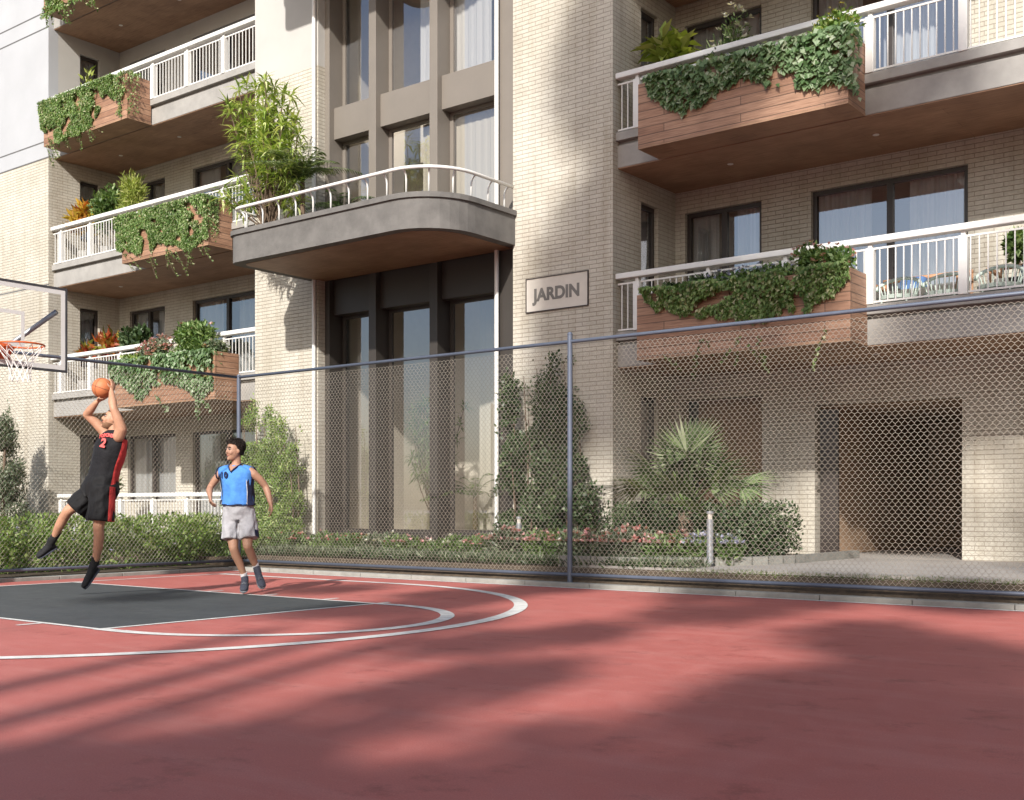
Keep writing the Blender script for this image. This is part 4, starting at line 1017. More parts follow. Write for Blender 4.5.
# ---------------------------------------------------------------- vegetation
rng = np.random.default_rng(11)
def norm(v): return v/np.maximum(np.linalg.norm(v, axis=1), 1e-6)[:, None]
def leaf_quads(P, D, N, L, W, belly=.4, droop=.0, jit=.25):
    """rhombic leaves: base P, direction D, approximate normal N"""
    n = len(P); L = L*(1+jit*rng.uniform(-1, 1, n)); W = W*(1+jit*rng.uniform(-1, 1, n))
    D = norm(D); S = norm(np.cross(D, N)); N2 = np.cross(S, D)
    mid = P+D*(L*belly)[:, None]; tip = P+D*L[:, None]-N2*(L*droop)[:, None]
    up = N2*(W*.12)[:, None]
    return np.stack([P, mid+S*(W/2)[:, None]+up, tip, mid-S*(W/2)[:, None]+up], 1).reshape(-1, 3)
def rnd(n): return norm(rng.normal(size=(n, 3)))
def lobes_points(lobes, n, shell=.55, squash=None):
    vol = np.array([l[1][0]*l[1][1]*l[1][2] for l in lobes]); ch = rng.choice(len(lobes), n, p=vol/vol.sum())
    C = np.array([l[0] for l in lobes])[ch]; Rr = np.array([l[1] for l in lobes])[ch]
    d = rnd(n); r = shell+(1-shell)*rng.random(n); return C+d*Rr*r[:, None], d
def ragged(P, freq, thr, seed=0.):
    k = np.array([noise.noise(Vector((p[0]*freq+seed, p[1]*freq, p[2]*freq))) for p in P]); return k > thr
def crown(lobes, n, L, W, shell=.5, gap=None, freq=1.0, droop=.1, outw=.6, upw=.2):
    P, d = lobes_points(lobes, n, shell)
    if gap is not None:
        k = ragged(P, freq, gap, len(lobes)); P, d = P[k], d[k]
    D = norm(d*outw+rnd(len(P))*.7+np.array([0, 0, upw])); N = norm(d*.6+rnd(len(P))*.6+np.array([0, 0, .5]))
    return leaf_quads(P, D, N, L, W, droop=droop)
def plant(name, label, cat, loc, parts, group=None):
    if len(parts) == 1:
        n, V, k, m = parts[0]; o = npmesh(name, V, k, m) if not isinstance(V, MB) else V.build(name, m); return tag(o, label, cat, group)
    t = empty(name, loc, label, cat, group)
    for n, V, k, m in parts:
        if isinstance(V, MB): V.build(n, m, t, smooth=True)
        else: npmesh(n, V, k, m, t)
    return t
def box_lobes(x0, x1, y0, y1, z0, z1, r, jz=.1):
    out = []
    nx = max(1, int((x1-x0)/r*1.2)); ny = max(1, int((y1-y0)/r*1.2)); nz = max(1, int((z1-z0)/r*1.2))
    for i in range(nx):
        for j in range(ny):
            for k in range(nz):
                c = (x0+(i+.5)*(x1-x0)/nx+rng.uniform(-.3, .3)*r, y0+(j+.5)*(y1-y0)/ny+rng.uniform(-.3, .3)*r, z0+(k+.5)*(z1-z0)/nz+rng.uniform(-jz, jz)*r)
                q = r*rng.uniform(.75, 1.15); out.append((c, (q, q, q)))
    return out
def flower_heads(P, r, k=6):
    """small rosettes of petals"""
    n = len(P); PP = np.repeat(P, k, 0); D = rnd(n*k); D[:, 2] = np.abs(D[:, 2])*.6+.15; N = np.tile([0, 0, 1.], (n*k, 1))
    return leaf_quads(PP, D, N, np.full(n*k, r), np.full(n*k, r*.7), .55)

# --- shrubs and bed plants
# long hedge behind the left fence
lb = []
for yy in np.arange(2.5, 13.0, .32):
    for xx in (-16.9, -16.4, -15.95):
        for zz in (.25, .6): lb.append(((xx+rng.uniform(-.1, .1), yy+rng.uniform(-.15, .15), zz+rng.uniform(-.08, .06)), (.33, .33, .27)))
V = crown(lb, 42000, .075, .038, .75, gap=-.35, freq=2.2, upw=.5)
P, _ = lobes_points(lb, 500, .98); P = P[P[:, 2] > .3]
sel = P[np.abs(P[:, 1]-9.2) < 2.2][:70]
plant('hedge', 'long bright green hedge behind the short fence return, below the ground floor railing', 'hedge', (-16.4, 8, 0), [('foliage', V, 4, M['leaf_bright']), ('blossoms', flower_heads(sel+np.array([.05, 0, .05]), .045), 4, M['fl_blue'])])
# conifer-like shrub at the left edge
lb = []
for i in range(46):
    h = rng.random(); a = rng.uniform(0, 6.28); r = (1-h)**.7*1.0*rng.uniform(.5, 1)
    lb.append(((-25.3+r*math.cos(a)*1.25, 13.7+r*math.sin(a)*.6, .3+h*2.5), (.34-.16*h, .3, .42)))
lb.append(((-25.1, 13.7, 3.0), (.10, .1, .45))); lb.append(((-25.9, 13.7, 2.7), (.10, .1, .35)))
V = crown(lb, 26000, .07, .028, .35, gap=-.12, freq=1.6, upw=.9, outw=.5)
st = MB().tube([(-25.3, 13.7, 0), (-25.25, 13.7, 1.6), (-25.15, 13.7, 2.9)], [.06, .04, .015], 8)
plant('conifer_shrub', 'tall grey-green conical shrub at the left edge before the brick wall', 'shrub', (-25.3, 13.7, 0), [('foliage', V, 4, M['leaf_grey']), ('stem', st, 0, M['bark'])])
# light bush climbing the left pillar
def climber(spikes, n, L, W, mat, name, label, cat, gap=-.1, freq=1.8, extra=None):
    lb = []
    stems = MB()
    for (x, y, z1, r) in spikes:
        z = .3
        while z < z1:
            q = r*(1-.55*(z/z1)**2)*rng.uniform(.8, 1.15); lb.append(((x+rng.uniform(-.08, .08), y+rng.uniform(-.05, .05), z), (q, min(q, .22), q*1.15))); z += q*.8
        stems.tube([(x, y, .1), (x+.04, y+.03, z1*.5), (x-.03, y, z1)], [.022, .015, .006], 6)
    V = crown(lb, n, L, W, .2, gap=gap, freq=freq, upw=.4, outw=.4)
    parts = [('foliage', V, 4, mat), ('stem', stems, 0, M['bark'])]
    if extra is not None: parts.append(extra)
    return plant(name, label, cat, (spikes[0][0], spikes[0][1], .2), parts)
climber([(-17.75, 14.45, 2.5, .30), (-17.45, 14.5, 3.05, .26), (-17.1, 14.4, 2.3, .34), (-16.7, 14.45, 2.75, .26), (-16.35, 14.4, 1.9, .34), (-17.2, 14.5, 2.75, .2), (-16.3, 14.5, 2.5, .18), (-17.9, 14.3, 1.5, .3), (-16.9, 14.4, 2.9, .24), (-17.6, 14.35, 2.7, .28), (-16.5, 14.4, 2.2, .34)], 36000, .07, .028, M['leaf_bright'], 'tall_shrub', 'loose light green shrub growing up the brick pillar behind the blue-shirted player', 'shrub', gap=-.15, freq=2.4)
climber([(-11.3, 14.62, 2.9, .26), (-11.1, 14.65, 3.1, .30), (-10.85, 14.66, 3.2, .32), (-10.6, 14.66, 3.3, .30), (-10.35, 14.7, 3.3, .28), (-10.1, 14.7, 2.7, .24), (-11.3, 14.6, 3.15, .3), (-10.9, 14.5, 2.4, .44), (-10.5, 14.5, 1.75, .44), (-10.1, 14.6, 1.8, .38), (-11.25, 14.5, 2.0, .40), (-9.85, 14.6, 1.35, .3), (-10.7, 14.6, 2.7, .34)], 42000, .07, .042, M['leaf_dark'], 'climbing_shrub', 'dark green climber on the brick wall below the JARDIN sign', 'climber', gap=-.22, freq=2.4)
# clipped hedge by the garage
lb = box_lobes(-9.2, -6.75, 14.0, 15.2, .35, .95, .24)
V = crown(lb, 21000, .06, .036, .6, gap=-.4, freq=3, upw=.3)
plant('box_hedge', 'dark clipped hedge beneath the fan palm beside the driveway', 'hedge', (-8, 14.6, .3), [('foliage', V, 4, M['leaf_dark'])])
# low flower bed along the bay and wall: several separate plants
def bedplant(x, y, r, h, mat, fl, label, name='flowering_plant', nl=1500, L=.09, W=.03, nf=26, group='flowering plants in the bed along the building'):
    lb = [((x+rng.uniform(-.5, .5)*r, y+rng.uniform(-.4, .4)*r, .25+h*rng.uniform(.25, .6)), (r*.55, r*.5, h*.5)) for _ in range(6)]
    V = crown(lb, nl, L, W, .3, upw=.7, outw=.7, droop=.25)
    parts = [('foliage', V, 4, mat)]
    if fl is not None:
        P, _ = lobes_points(lb, nf, .95); P[:, 2] = np.maximum(P[:, 2], .25+h*.6)+.04
        parts.append(('blossoms', flower_heads(P, .055), 4, fl))
    return plant(name, label, 'plant', (x, y, .25), parts, group)
specs = [(-15.9, 13.5, 'leaf_bright', None, 'low strappy green plant at the foot of the left white downpipe'),
         (-15.2, 13.4, 'leaf_mid', 'fl_red', 'low plant with red flowers below the left end of the glazed bay'),
         (-14.5, 13.5, 'leaf_mid', 'fl_pink', 'low plant with pale pink flowers below the left bay column'),
         (-13.8, 13.4, 'leaf_mid', 'fl_red', 'low plant with orange-red flowers below the middle bay window'),
         (-13.1, 13.5, 'leaf_grey', 'fl_white', 'low plant with whitish tips below the right bay column'),
         (-12.4, 13.4, 'leaf_mid', 'fl_pink', 'low plant below the right bay window, left of the white downpipe'),
         (-11.7, 13.4, 'leaf_mid', 'fl_white', 'low plant at the foot of the right white downpipe'),
         (-11.0, 13.3, 'leaf_mid', 'fl_red', 'low plant with red flowers under the dark climber'),
         (-10.35, 13.3, 'leaf_grey', 'fl_pink', 'pink-flowered plant under the dark climber, left of the tall fence post'),
         (-9.7, 13.2, 'leaf_mid', 'fl_pink', 'pink-flowered plant just behind the tall fence post'),
         (-9.05, 13.25, 'leaf_grey', 'fl_pink', 'larger clump of pink flowers in front of the dark hedge'),
         (-8.4, 13.2, 'leaf_grey', 'fl_red', 'clump of red and pink flowers left of the bollard light'),
         (-7.75, 13.3, 'leaf_mid', 'fl_pink', 'pink flower clump right beside the bollard light'),
         (-7.15, 13.45, 'leaf_mid', 'fl_blue', 'lilac-flowered plant at the rounded end of the bed')]
for i, (x, y, m, f, lab) in enumerate(specs):
    big = x > -10.5
    bedplant(x, y, .42, .42 if big else .30, M[m], M[f] if f else None, lab, nl=2000, nf=110 if big else 30)
# ground cover in front of them
def cover(x0, x1, y0, y1, n, z, name, mats, L=.10, W=.022):
    P = np.stack([rng.uniform(x0, x1, n), rng.uniform(y0, y1, n), np.full(n, z)+rng.uniform(0, .06, n)], 1)
    D = rnd(n); D[:, 2] = np.abs(D[:, 2])+.5; V = leaf_quads(P, D, rnd(n), np.full(n, L), np.full(n, W), .4, .2)
    o = npmesh(name, V, 4, mats); o['kind'] = 'stuff'; tag(o, 'low green ground cover in the planting bed', 'ground cover'); return o
cover(-15.05, -7.2, 12.42, 14.7, 26000, .22, 'ground_cover', M['leaf_dark'])
cover(-15.05, -6.9, 12.42, 12.95, 4000, .24, 'ground_cover', M['leaf_grey'], .13, .02)
g = cover(-7.3, 13.9, 12.36, 12.5, 9000, .19, 'grass', M['grass'], .045, .007); tag(g, 'thin strip of grass along the driveway edge', 'grass')
g = cover(-30, -15.2, 12.2, 14.6, 14000, .18, 'ground_cover', M['leaf_mid']); tag(g, 'rough green growth behind the long hedge', 'ground cover')
for x, y, lab in ((-18.6, 13.9, 'small leafy bush at the right end of the ground floor railing'), (-17.9, 13.2, 'small dark leafy plant left of the light green pillar shrub')):
    bedplant(x, y, .4, .55, M['leaf_mid'], M['fl_white'], lab, 'small_bush', 2600, .08, .04, 10, 'small bushes by the ground floor terrace')

# fan palm
def fan_palm(cx, cy, z0, name, label):
    t = empty(name, (cx, cy, z0), label, 'palm')
    pet = MB(); Vs = []
    for i in range(30):
        el = R(rng.uniform(5, 88)); az = rng.uniform(0, 2*math.pi); L = rng.uniform(.55, .95)
        d = Vector((math.cos(az)*math.cos(el)*1.0, math.sin(az)*math.cos(el)*.55, math.sin(el))).normalized()
        b = Vector((cx, cy, z0+.35)); e = b+d*L+Vector((0, 0, -.05*L)); pet.tube([b, b.lerp(e, .5)+Vector((0, 0, .04)), e], [.012, .009, .006], 5)
        s = d.cross(Vector((0, 0, 1))); s = s.normalized() if s.length > .1 else Vector((1, 0, 0)); n = s.cross(d).normalized()
        tilt = rng.uniform(-.5, .5); s = (s*math.cos(tilt)+n*math.sin(tilt)).normalized(); n = s.cross(d).normalized()
        K = 30; ang = np.linspace(-2.0, 2.0, K); r = .60*(1-.12*np.abs(ang))
        D = np.array([list(d*math.cos(a)+s*math.sin(a)+n*(.10*math.cos(a*2))) for a in ang]); P = np.tile(list(e), (K, 1)); N = np.tile(list(n), (K, 1))
        Vs.append(leaf_quads(P, D, N, r, np.full(K, .042), .45, rng.uniform(.05, .35), .08))
    pet.build('petiole', M['leaf_mid'], t); npmesh('fan_leaf', np.concatenate(Vs), 4, M['leaf_palm'], t)
    tr = MB(); tr.tube([(cx, cy, z0-.05), (cx, cy, z0+.4)], [.14, .09], 12); tr.build('trunk', M['bark'], t, smooth=True)
    return t
fan_palm(-8.05, 14.35, .55, 'fan_palm', 'grey-green fan palm rising from the dark hedge beside the garage')

# rosette (dracaena-like) shrubs
def dracaena(name, label, base, tips, L, W, mat, k=22, droop=.35, split=None):
    t = empty(name, base, label, 'plant')
    st = MB(); Vs = []
    for tp in tips:
        b = Vector(base); e = Vector(tp); mid = b.lerp(e, .55)+Vector((rng.uniform(-.08, .08), rng.uniform(-.08, .08), .05))
        st.tube([b+Vector((rng.uniform(-.12, .12), rng.uniform(-.1, .1), 0)), mid, e], [.016, .012, .007], 5)
        for f in (1.0, .86, .74):
            if f < 1 and rng.random() < .25: continue
            c = b.lerp(e, f) if f < 1 else e
            D = rnd(k); D[:, 2] = D[:, 2]*.6+.35; P = np.tile(list(c), (k, 1))+rng.normal(size=(k, 3))*.012
            Vs.append(leaf_quads(P, D, np.tile([0, 0, 1.], (k, 1)), np.full(k, L), np.full(k, W), .45, droop))
    st.build('stem', M['bark'], t); npmesh('foliage', np.concatenate(Vs), 4, mat, t)
    return t
FB = 5.83
tips = []
for i in range(62):
    xx = rng.uniform(-16.95, -15.15); top = np.interp(xx, [-17, -16.6, -16.2, -15.7, -15.2], [1.9, 3.0, 2.6, 3.05, 1.7]); hz = FB+.5+(top-.5)*rng.random()**.75
    tips.append((xx, 13.5+rng.normal()*.25, hz))
dracaena('dracaena', 'tall light green spiky-leaved plant at the left end of the curved balcony', (-16.0, 13.6, FB), tips, .27, .042, M['leaf_lime'], 17)
def frond_palm(name, label, base, n, L, mat, leaf=.2, lw=.018, zup=.9, squash=1.0, trunkh=.25, cat='palm'):
    t = empty(name, base, label, cat); st = MB(); Vs = []
    b = Vector(base)+Vector((0, 0, trunkh))
    for i in range(n):
        az = rng.uniform(0, 2*math.pi); el = rng.uniform(.5, 1.35); l = L*rng.uniform(.75, 1.1)
        h = Vector((math.cos(az), math.sin(az)*squash, 0)); pts = []
        for j in range(9):
            s = j/8; pts.append(b+h*(l*s*math.cos(el)*(1+.3*s))+Vector((0, 0, l*(math.sin(el)*s-.62*s*s*zup))))
        st.tube(pts, [.008*(1-.8*j/8) for j in range(9)], 4)
        for j in range(1, 9):
            for q in (0, .33, .66):
                if j == 8 and q > 0: continue
                c = pts[j].lerp(pts[min(j+1, 8)], q); dd = (pts[min(j+1, 8)]-pts[j-1]).normalized(); sd = dd.cross(Vector((0, 0, 1))).normalized()
                for sg_ in (-1, 1):
                    D = dd*.55+sd*sg_+Vector((0, 0, -.25)); Vs.append((c, D, leaf*math.sin(.35+2.5*(j+q)/9)))
    P = np.array([list(v[0]) for v in Vs]); D = np.array([list(v[1]) for v in Vs]); LL = np.array([v[2] for v in Vs])
    npmesh('frond', leaf_quads(P, D, np.tile([0, 0, 1.], (len(P), 1)), LL, np.full(len(P), lw), .4, .15), 4, mat, t); st.build('rachis', M['leaf_mid'], t)
    tr = MB(); tr.tube([Vector(base), b], [.05, .04], 8); tr.build('trunk', M['bark'], t)
    return t
frond_palm('parlour_palm', 'small dark feathery palm on the curved balcony right of the spiky plant', (-15.25, 13.7, FB), 34, 1.15, M['leaf_palm'], .19, .024, trunkh=.85)
frond_palm('parlour_palm', 'little arching palm on the curved balcony against the left bay column', (-14.7, 14.1, FB), 16, .8, M['leaf_dark'], .15, .02, trunkh=.3)
# plants behind the ground floor glass of the bay
dracaena('indoor_dracaena', 'tree-like spiky plant behind the lower middle bay window', (-14.15, 16.0, .5), [(-14.35+rng.normal()*.32, 15.95+rng.normal()*.2, 1.5+1.5*rng.random()) for _ in range(34)], .25, .034, M['leaf_mid'])
frond_palm('indoor_palm', 'low dark palm behind the lower right bay window', (-13.25, 16.0, .5), 14, .95, M['leaf_mid'], .16, .02, trunkh=.7)

# --- planter plants
def ivy(x0, x1, B, n, L, W, mat, label, hang, side=None, top=.93, thresh=-.25, vines=0, seed=0., name='trailing_ivy', bulge=.10):
    x = rng.uniform(x0-.08, x1+.05, n); tz = rng.random(n)**1.15
    hv = np.array([hang(q) for q in x])+.12*np.array([noise.noise(Vector((q*2.3+seed, 3.1, 0))) for q in x])+.08*np.array([noise.noise(Vector((q*7+seed, 1.1, 0))) for q in x])
    z = B+top+.07-tz*np.maximum(hv, .03)
    dens = np.array([noise.noise(Vector((a*2.6+seed, c*3.2, 1.7)))+.5*noise.noise(Vector((a*7+seed, c*7, 4.7))) for a, c in zip(x, z)])
    k = dens > thresh; x, z, tz = x[k], z[k], tz[k]; m = len(x)
    y = 14.36-.02-bulge*rng.random(m)*(1.1-tz)
    P = np.stack([x, y, z], 1)
    D = norm(np.array([0, -.35, -1.0])+rng.normal(size=(m, 3))*.45); N = norm(np.array([0, -1.0, .55])+rng.normal(size=(m, 3))*.35)
    Vs = [leaf_quads(P, D, N, np.full(m, L), np.full(m, W), .38, .12)]
    # over the top edge
    q = int(n*.22); P = np.stack([rng.uniform(x0, x1, q), rng.uniform(14.36, 14.75, q), B+top+rng.random(q)*.07], 1); D = norm(rng.normal(size=(q, 3))*.7+np.array([0, -.4, .1])); Vs.append(leaf_quads(P, D, norm(np.array([0, -.2, 1.])+rng.normal(size=(q, 3))*.3), np.full(q, L), np.full(q, W), .38, .12))
    if side:
        q = int(n*side); tz = rng.random(q); P = np.stack([x1+.015+.05*rng.random(q)*(1-tz), rng.uniform(14.34, 14.6, q), B+top+.05-tz*.9], 1)
        kk = rng.random(q) > tz*.6; P = P[kk]; qn = len(P); Vs.append(leaf_quads(P, norm(np.array([.3, 0, -1.])+rng.normal(size=(qn, 3))*.4), norm(np.array([1., -.3, .4])+rng.normal(size=(qn, 3))*.3), np.full(qn, L), np.full(qn, W), .38, .12))
    st = MB()
    for i in range(vines):
        xx = rng.uniform(x0+.1, x1-.05); l = rng.uniform(.12, .5); p0 = Vector((xx, 14.33, B+rng.uniform(.0, .2))); dx = rng.uniform(-.25, .25)
        pts = [p0+Vector((dx*s, -.03*math.sin(s*3)+.12*s, -l*s+.04*math.sin(s*5))) for s in (0, .25, .5, .75, 1)]
        st.tube(pts, .004, 4)
        for s in np.linspace(0, 1, int(l/.035)+2):
            c = p0+Vector((dx*s, .12*s, -l*s)); Vs.append(leaf_quads(np.array([list(c)]*2), norm(rng.normal(size=(2, 3))+np.array([0, 0, -.6])), rnd(2), np.full(2, L), np.full(2, W), .4, .1))
    parts = [('foliage', np.concatenate(Vs), 4, mat)]
    for i in range(6):
        xx = x0+(x1-x0)*(i+.5)/6; st.tube([(xx, 14.5, B+top-.1), (xx, 14.37, B+top+.05), (xx+.05, 14.34, B+top-.25)], .006, 5)
    parts.append(('stems', st, 0, M['bark']))
    return plant(name, label, 'trailing plant', ((x0+x1)/2, 14.4, B+top), parts, 'ivies trailing from the planter boxes')
def lerpf(pts): return lambda x: float(np.interp(x, [p[0] for p in pts], [p[1] for p in pts]))
ivy(-8.55, -5.66, BL[1], 2600, .095, .085, M['leaf_ivy'], 'broad-leaved ivy over the upper right planter box', lerpf([(-8.6, .25), (-8.2, .6), (-7.9, .62), (-7.5, .45), (-7.2, .30), (-6.9, .42), (-6.4, .62), (-6.0, .72), (-5.66, .8)]), side=.03, thresh=-.42, seed=2.)
ivy(-8.6, -5.72, BL[0], 7500, .06, .042, M['leaf_ivy2'], 'loose dark green trailing plant over the lower right planter box', lerpf([(-8.6, .2), (-8.2, .38), (-7.5, .5), (-7.0, .65), (-6.4, .55), (-5.9, .42), (-5.7, .2)]), thresh=-.30, seed=5., vines=8, bulge=.2)
ivy(-24.7, -21.9, BL[2], 19000, .047, .036, M['leaf_ivy2'], 'dense small-leaved ivy over the planter on the highest fully visible left balcony', lerpf([(-24.7, .6), (-24.0, 1.02), (-23.2, 1.0), (-22.6, .8), (-22.2, .45), (-21.9, .5), (-21.5, .3)]), thresh=-.32, seed=9., vines=16, side=.0)
ivy(-21.75, -21.42, BL[2], 900, .05, .035, M['leaf_ivy2'], 'wispy vine on the right corner of the planter on the highest fully visible left balcony', lerpf([(-21.8, .9), (-21.4, .9)]), thresh=-.1, seed=3., side=.15)
ivy(-24.7, -21.6, BL[3], 7000, .06, .048, M['leaf_ivy2'], 'small-leaved ivy hanging into view at the top left corner', lerpf([(-24.7, 1.1), (-23.5, 1.1), (-21.6, 1.0)]), thresh=-.2, seed=29., vines=24)
ivy(-21.7, -18.75, BL[1], 23000, .046, .035, M['leaf_ivy2'], 'dense small-leaved ivy over the planter on the middle left balcony', lerpf([(-21.7, .7), (-21, .85), (-20.2, .75), (-19.8, .9), (-19.2, 1.0), (-18.75, .9)]), thresh=-.36, seed=15., vines=22, side=.04)
ivy(-21.9, -18.6, BL[0], 4200, .085, .07, M['leaf_ivy'], 'broad-leaved variegated ivy over the planter on the lowest left balcony', lerpf([(-21.9, .35), (-21.2, .75), (-20.8, .82), (-20.4, .6), (-19.8, .55), (-19.4, .8), (-19.0, .95), (-18.6, .8)]), thresh=-.4, seed=21., side=.03, vines=3)

def clump(x, y, z, rx, rz, n, L, W, mat, name, label, flowers=None, nf=0, stems=0, fr=.05, cat='plant', ry=None, group='plants growing on the balconies', upw=.5, shell=.2):
    lb = [((x+rng.uniform(-.6, .6)*rx, y+rng.uniform(-.3, .3)*(ry or .15), z+rz*rng.uniform(.2, .8)), (rx*.55, (ry or .2), rz*.42)) for _ in range(7)]
    V = crown(lb, n, L, W, shell, upw=upw, outw=.6, droop=.2)
    parts = [('foliage', V, 4, mat)]; st = MB()
    for i in range(max(4, stems)):
        a = (x+rng.uniform(-.2, .2)*rx, y, z-.05); b = (x+rng.uniform(-.8, .8)*rx, y+rng.uniform(-.1, .1), z+rz*rng.uniform(.6, 1.0)); st.tube([a, b], .005, 4)
    parts.append(('stems', st, 0, M['leaf_mid']))
    if flowers is not None:
        P, _ = lobes_points(lb, nf, .9); P[:, 2] += .06; parts.append(('blossoms', flower_heads(P, fr), 4, flowers))
    return plant(name, label, cat, (x, y, z), parts, group)
T1 = BL[1]+.93; T0 = BL[0]+.93; T2 = BL[2]+.93
# upper right
clump(-6.05, 14.6, T1-.05, .40, .42, 700, .08, .05, M['leaf_bright'], 'flowering_plant', 'bright green plant with tiny yellow flowers at the right end of the upper right planter', M['fl_yellow'], 50, fr=.028)
clump(-7.25, 14.6, T1-.06, .50, .24, 1600, .07, .03, M['leaf_dark'], 'green_shrub', 'low dark green tuft in the middle of the upper right planter')
clump(-7.75, 14.6, T1-.1, .28, .28, 600, .07, .03, M['leaf_mid'], 'flowering_plant', 'small lilac-flowered plant in the upper right planter', M['fl_blue'], 26, fr=.035)
clump(-8.3, 14.55, T1-.12, .3, .2, 900, .09, .07, M['leaf_dark'], 'green_shrub', 'dark leafy tuft at the left end of the upper right planter')
clump(-7.85, 15.2, T1-.05, .48, .95, 800, .08, .02, M['leaf_mid'], 'flowering_plant', 'wispy tall plant with white flowers behind the upper right handrail', M['fl_white'], 60, stems=22, fr=.06)
dracaena('aralia', 'big yellow-green broad-leaved plant behind the left end of the upper right railing', (-8.75, 15.5, BL[1]+.47), [(-8.85+rng.normal()*.22, 15.45+rng.normal()*.15, BL[1]+1.35+.6*rng.random()) for _ in range(12)], .36, .14, M['leaf_yellow'], 9, .25)
# lower right
clump(-7.1, 14.6, T0-.08, .8, .32, 2600, .07, .045, M['leaf_mid'], 'flowering_plant', 'lilac-flowered bushy plant in the lower right planter', M['fl_blue'], 130, fr=.045)
clump(-6.15, 14.6, T0-.05, .42, .40, 1400, .08, .05, M['leaf_mid'], 'flowering_plant', 'mauve-pink-flowered plant at the right end of the lower right planter', M['fl_pink'], 70, fr=.05)
clump(-8.2, 14.6, T0-.1, .45, .28, 1500, .075, .045, M['leaf_dark'], 'green_shrub', 'dark leafy tuft at the left end of the lower right planter')
plant('topiary', 'small green plant in a dark pot at the right edge of the lower right balcony', 'plant', (-4.0, 15.9, FZ), [('foliage', crown([((-4.0, 15.9, FZ+.78), (.17, .17, .17))], 500, .12, .06, .4), 4, M['leaf_mid']), ('stem', MB().tube([(-4.0, 15.9, FZ+.3), (-4.0, 15.9, FZ+.7)], .012, 6), 0, M['bark']), ('pot', MB().tube([(-4.0, 15.9, FZ), (-4.0, 15.9, FZ+.36)], [.10, .15], 14), 0, M['dark_frame'])])
# left balconies
FLz = [b+.47 for b in BL]
clump(-19.55, 14.62, T0-.05, .62, .62, 3600, .11, .05, M['leaf_mid'], 'flowering_plant', 'bushy green plant with pink blooms at the right of the lowest left planter', M['fl_pink'], 14, fr=.07)
clump(-20.85, 14.6, T0-.05, .6, .45, 1200, .08, .04, M['leaf_grey'], 'flowering_plant', 'cloud of pale pink flowers in the middle of the lowest left planter', M['fl_pink'], 260, fr=.055)
clump(-21.5, 14.6, T0-.1, .35, .25, 900, .09, .05, M['leaf_bright'], 'green_shrub', 'light green tuft at the left end of the lowest left planter')
clump(-18.75, 14.6, T0-.1, .25, .35, 500, .09, .04, M['leaf_grey'], 'flowering_plant', 'pale blossoms at the right end of the lowest left planter', M['fl_white'], 20)
clump(-19.6, 14.6, T1-.08, .5, .2, 1500, .07, .04, M['leaf_mid'], 'green_shrub', 'low leafy tuft at the right of the middle left planter')
clump(-20.6, 14.6, T1-.1, .5, .22, 700, .05, .02, M['leaf_grey'], 'flowering_plant', 'tiny lilac flowers along the middle left planter', M['fl_blue'], 60, fr=.03)
def pot(x, y, z, r=.16, h=.34): return MB().tube([(x, y, z), (x, y, z+h)], [r*.75, r], 14)
def croton(x, y, z, r, h, n, mat, name, label, L=.26, W=.09):
    lb = [((x+rng.uniform(-.5, .5)*r, y+rng.uniform(-.3, .3)*r, z+.38+.32+h*rng.uniform(.2, .8)), (r*.5, r*.4, h*.35)) for _ in range(5)]
    return plant(name, label, 'potted plant', (x, y, z), [('foliage', crown(lb, n, L, W, .1, upw=.7, outw=.9, droop=.3), 4, mat), ('stem', MB().tube([(x, y, z+.3), (x, y, z+.7+h*.5)], .012, 6), 0, M['bark']), ('pot', pot(x, y, z), 0, M['concrete'])], 'potted plants on the left balconies')
z2 = FLz[1]
croton(-24.55, 15.3, z2, .42, .75, 190, M['leaf_orange'], 'croton', 'orange and yellow croton behind the left end of the middle left railing')
croton(-23.75, 15.35, z2, .5, .95, 1500, M['leaf_mid'], 'leafy_plant', 'mid green leafy plant beside the orange croton', .12, .05)
croton(-23.05, 15.5, z2, .55, 1.05, 2600, M['leaf_yellow'], 'bamboo_clump', 'fine yellow-green bamboo-like plant before the middle left window', .16, .022)
z1 = FLz[0]
croton(-23.6, 15.3, z1, .42, .62, 170, M['leaf_red'], 'croton', 'red and orange croton on the lowest left balcony')
croton(-22.75, 15.35, z1, .48, .72, 900, M['leaf_dark'], 'leafy_plant', 'dark glossy round bush on the lowest left balcony', .14, .10)
croton(-24.4, 15.2, z1, .26, .42, 70, M['leaf_red'], 'bromeliad', 'small red-leaved plant at the left end of the lowest left railing')
croton(-24.2, 15.2, FLz[2], .36, .65, 60, M['leaf_yellow'], 'leafy_plant', 'thin yellow-green plant behind the highest fully visible left handrail', .16, .06)
croton(-23.6, 15.3, .3, .5, 1.0, 700, M['leaf_mid'], 'leafy_plant', 'green potted plant on the ground floor terrace behind the shooter', .18, .04)

# --- trees behind the photographer: they shade the court and the wall, and stand in the window reflections
def tree(name, label, trunks, lobes, n, L, W, gap=None, freq=.5, shell=.2):
    t = empty(name, trunks[0][0][0], label, 'tree', 'trees behind the photographer')
    for pts, r in trunks: m = MB(); m.tube(pts, r, 10); m.build('trunk', M['bark'], t, smooth=True)
    npmesh('crown', crown(lobes, n, L, W, shell, gap=gap, freq=freq), 4, M['leaf_tree'], t)
TY = -12.0
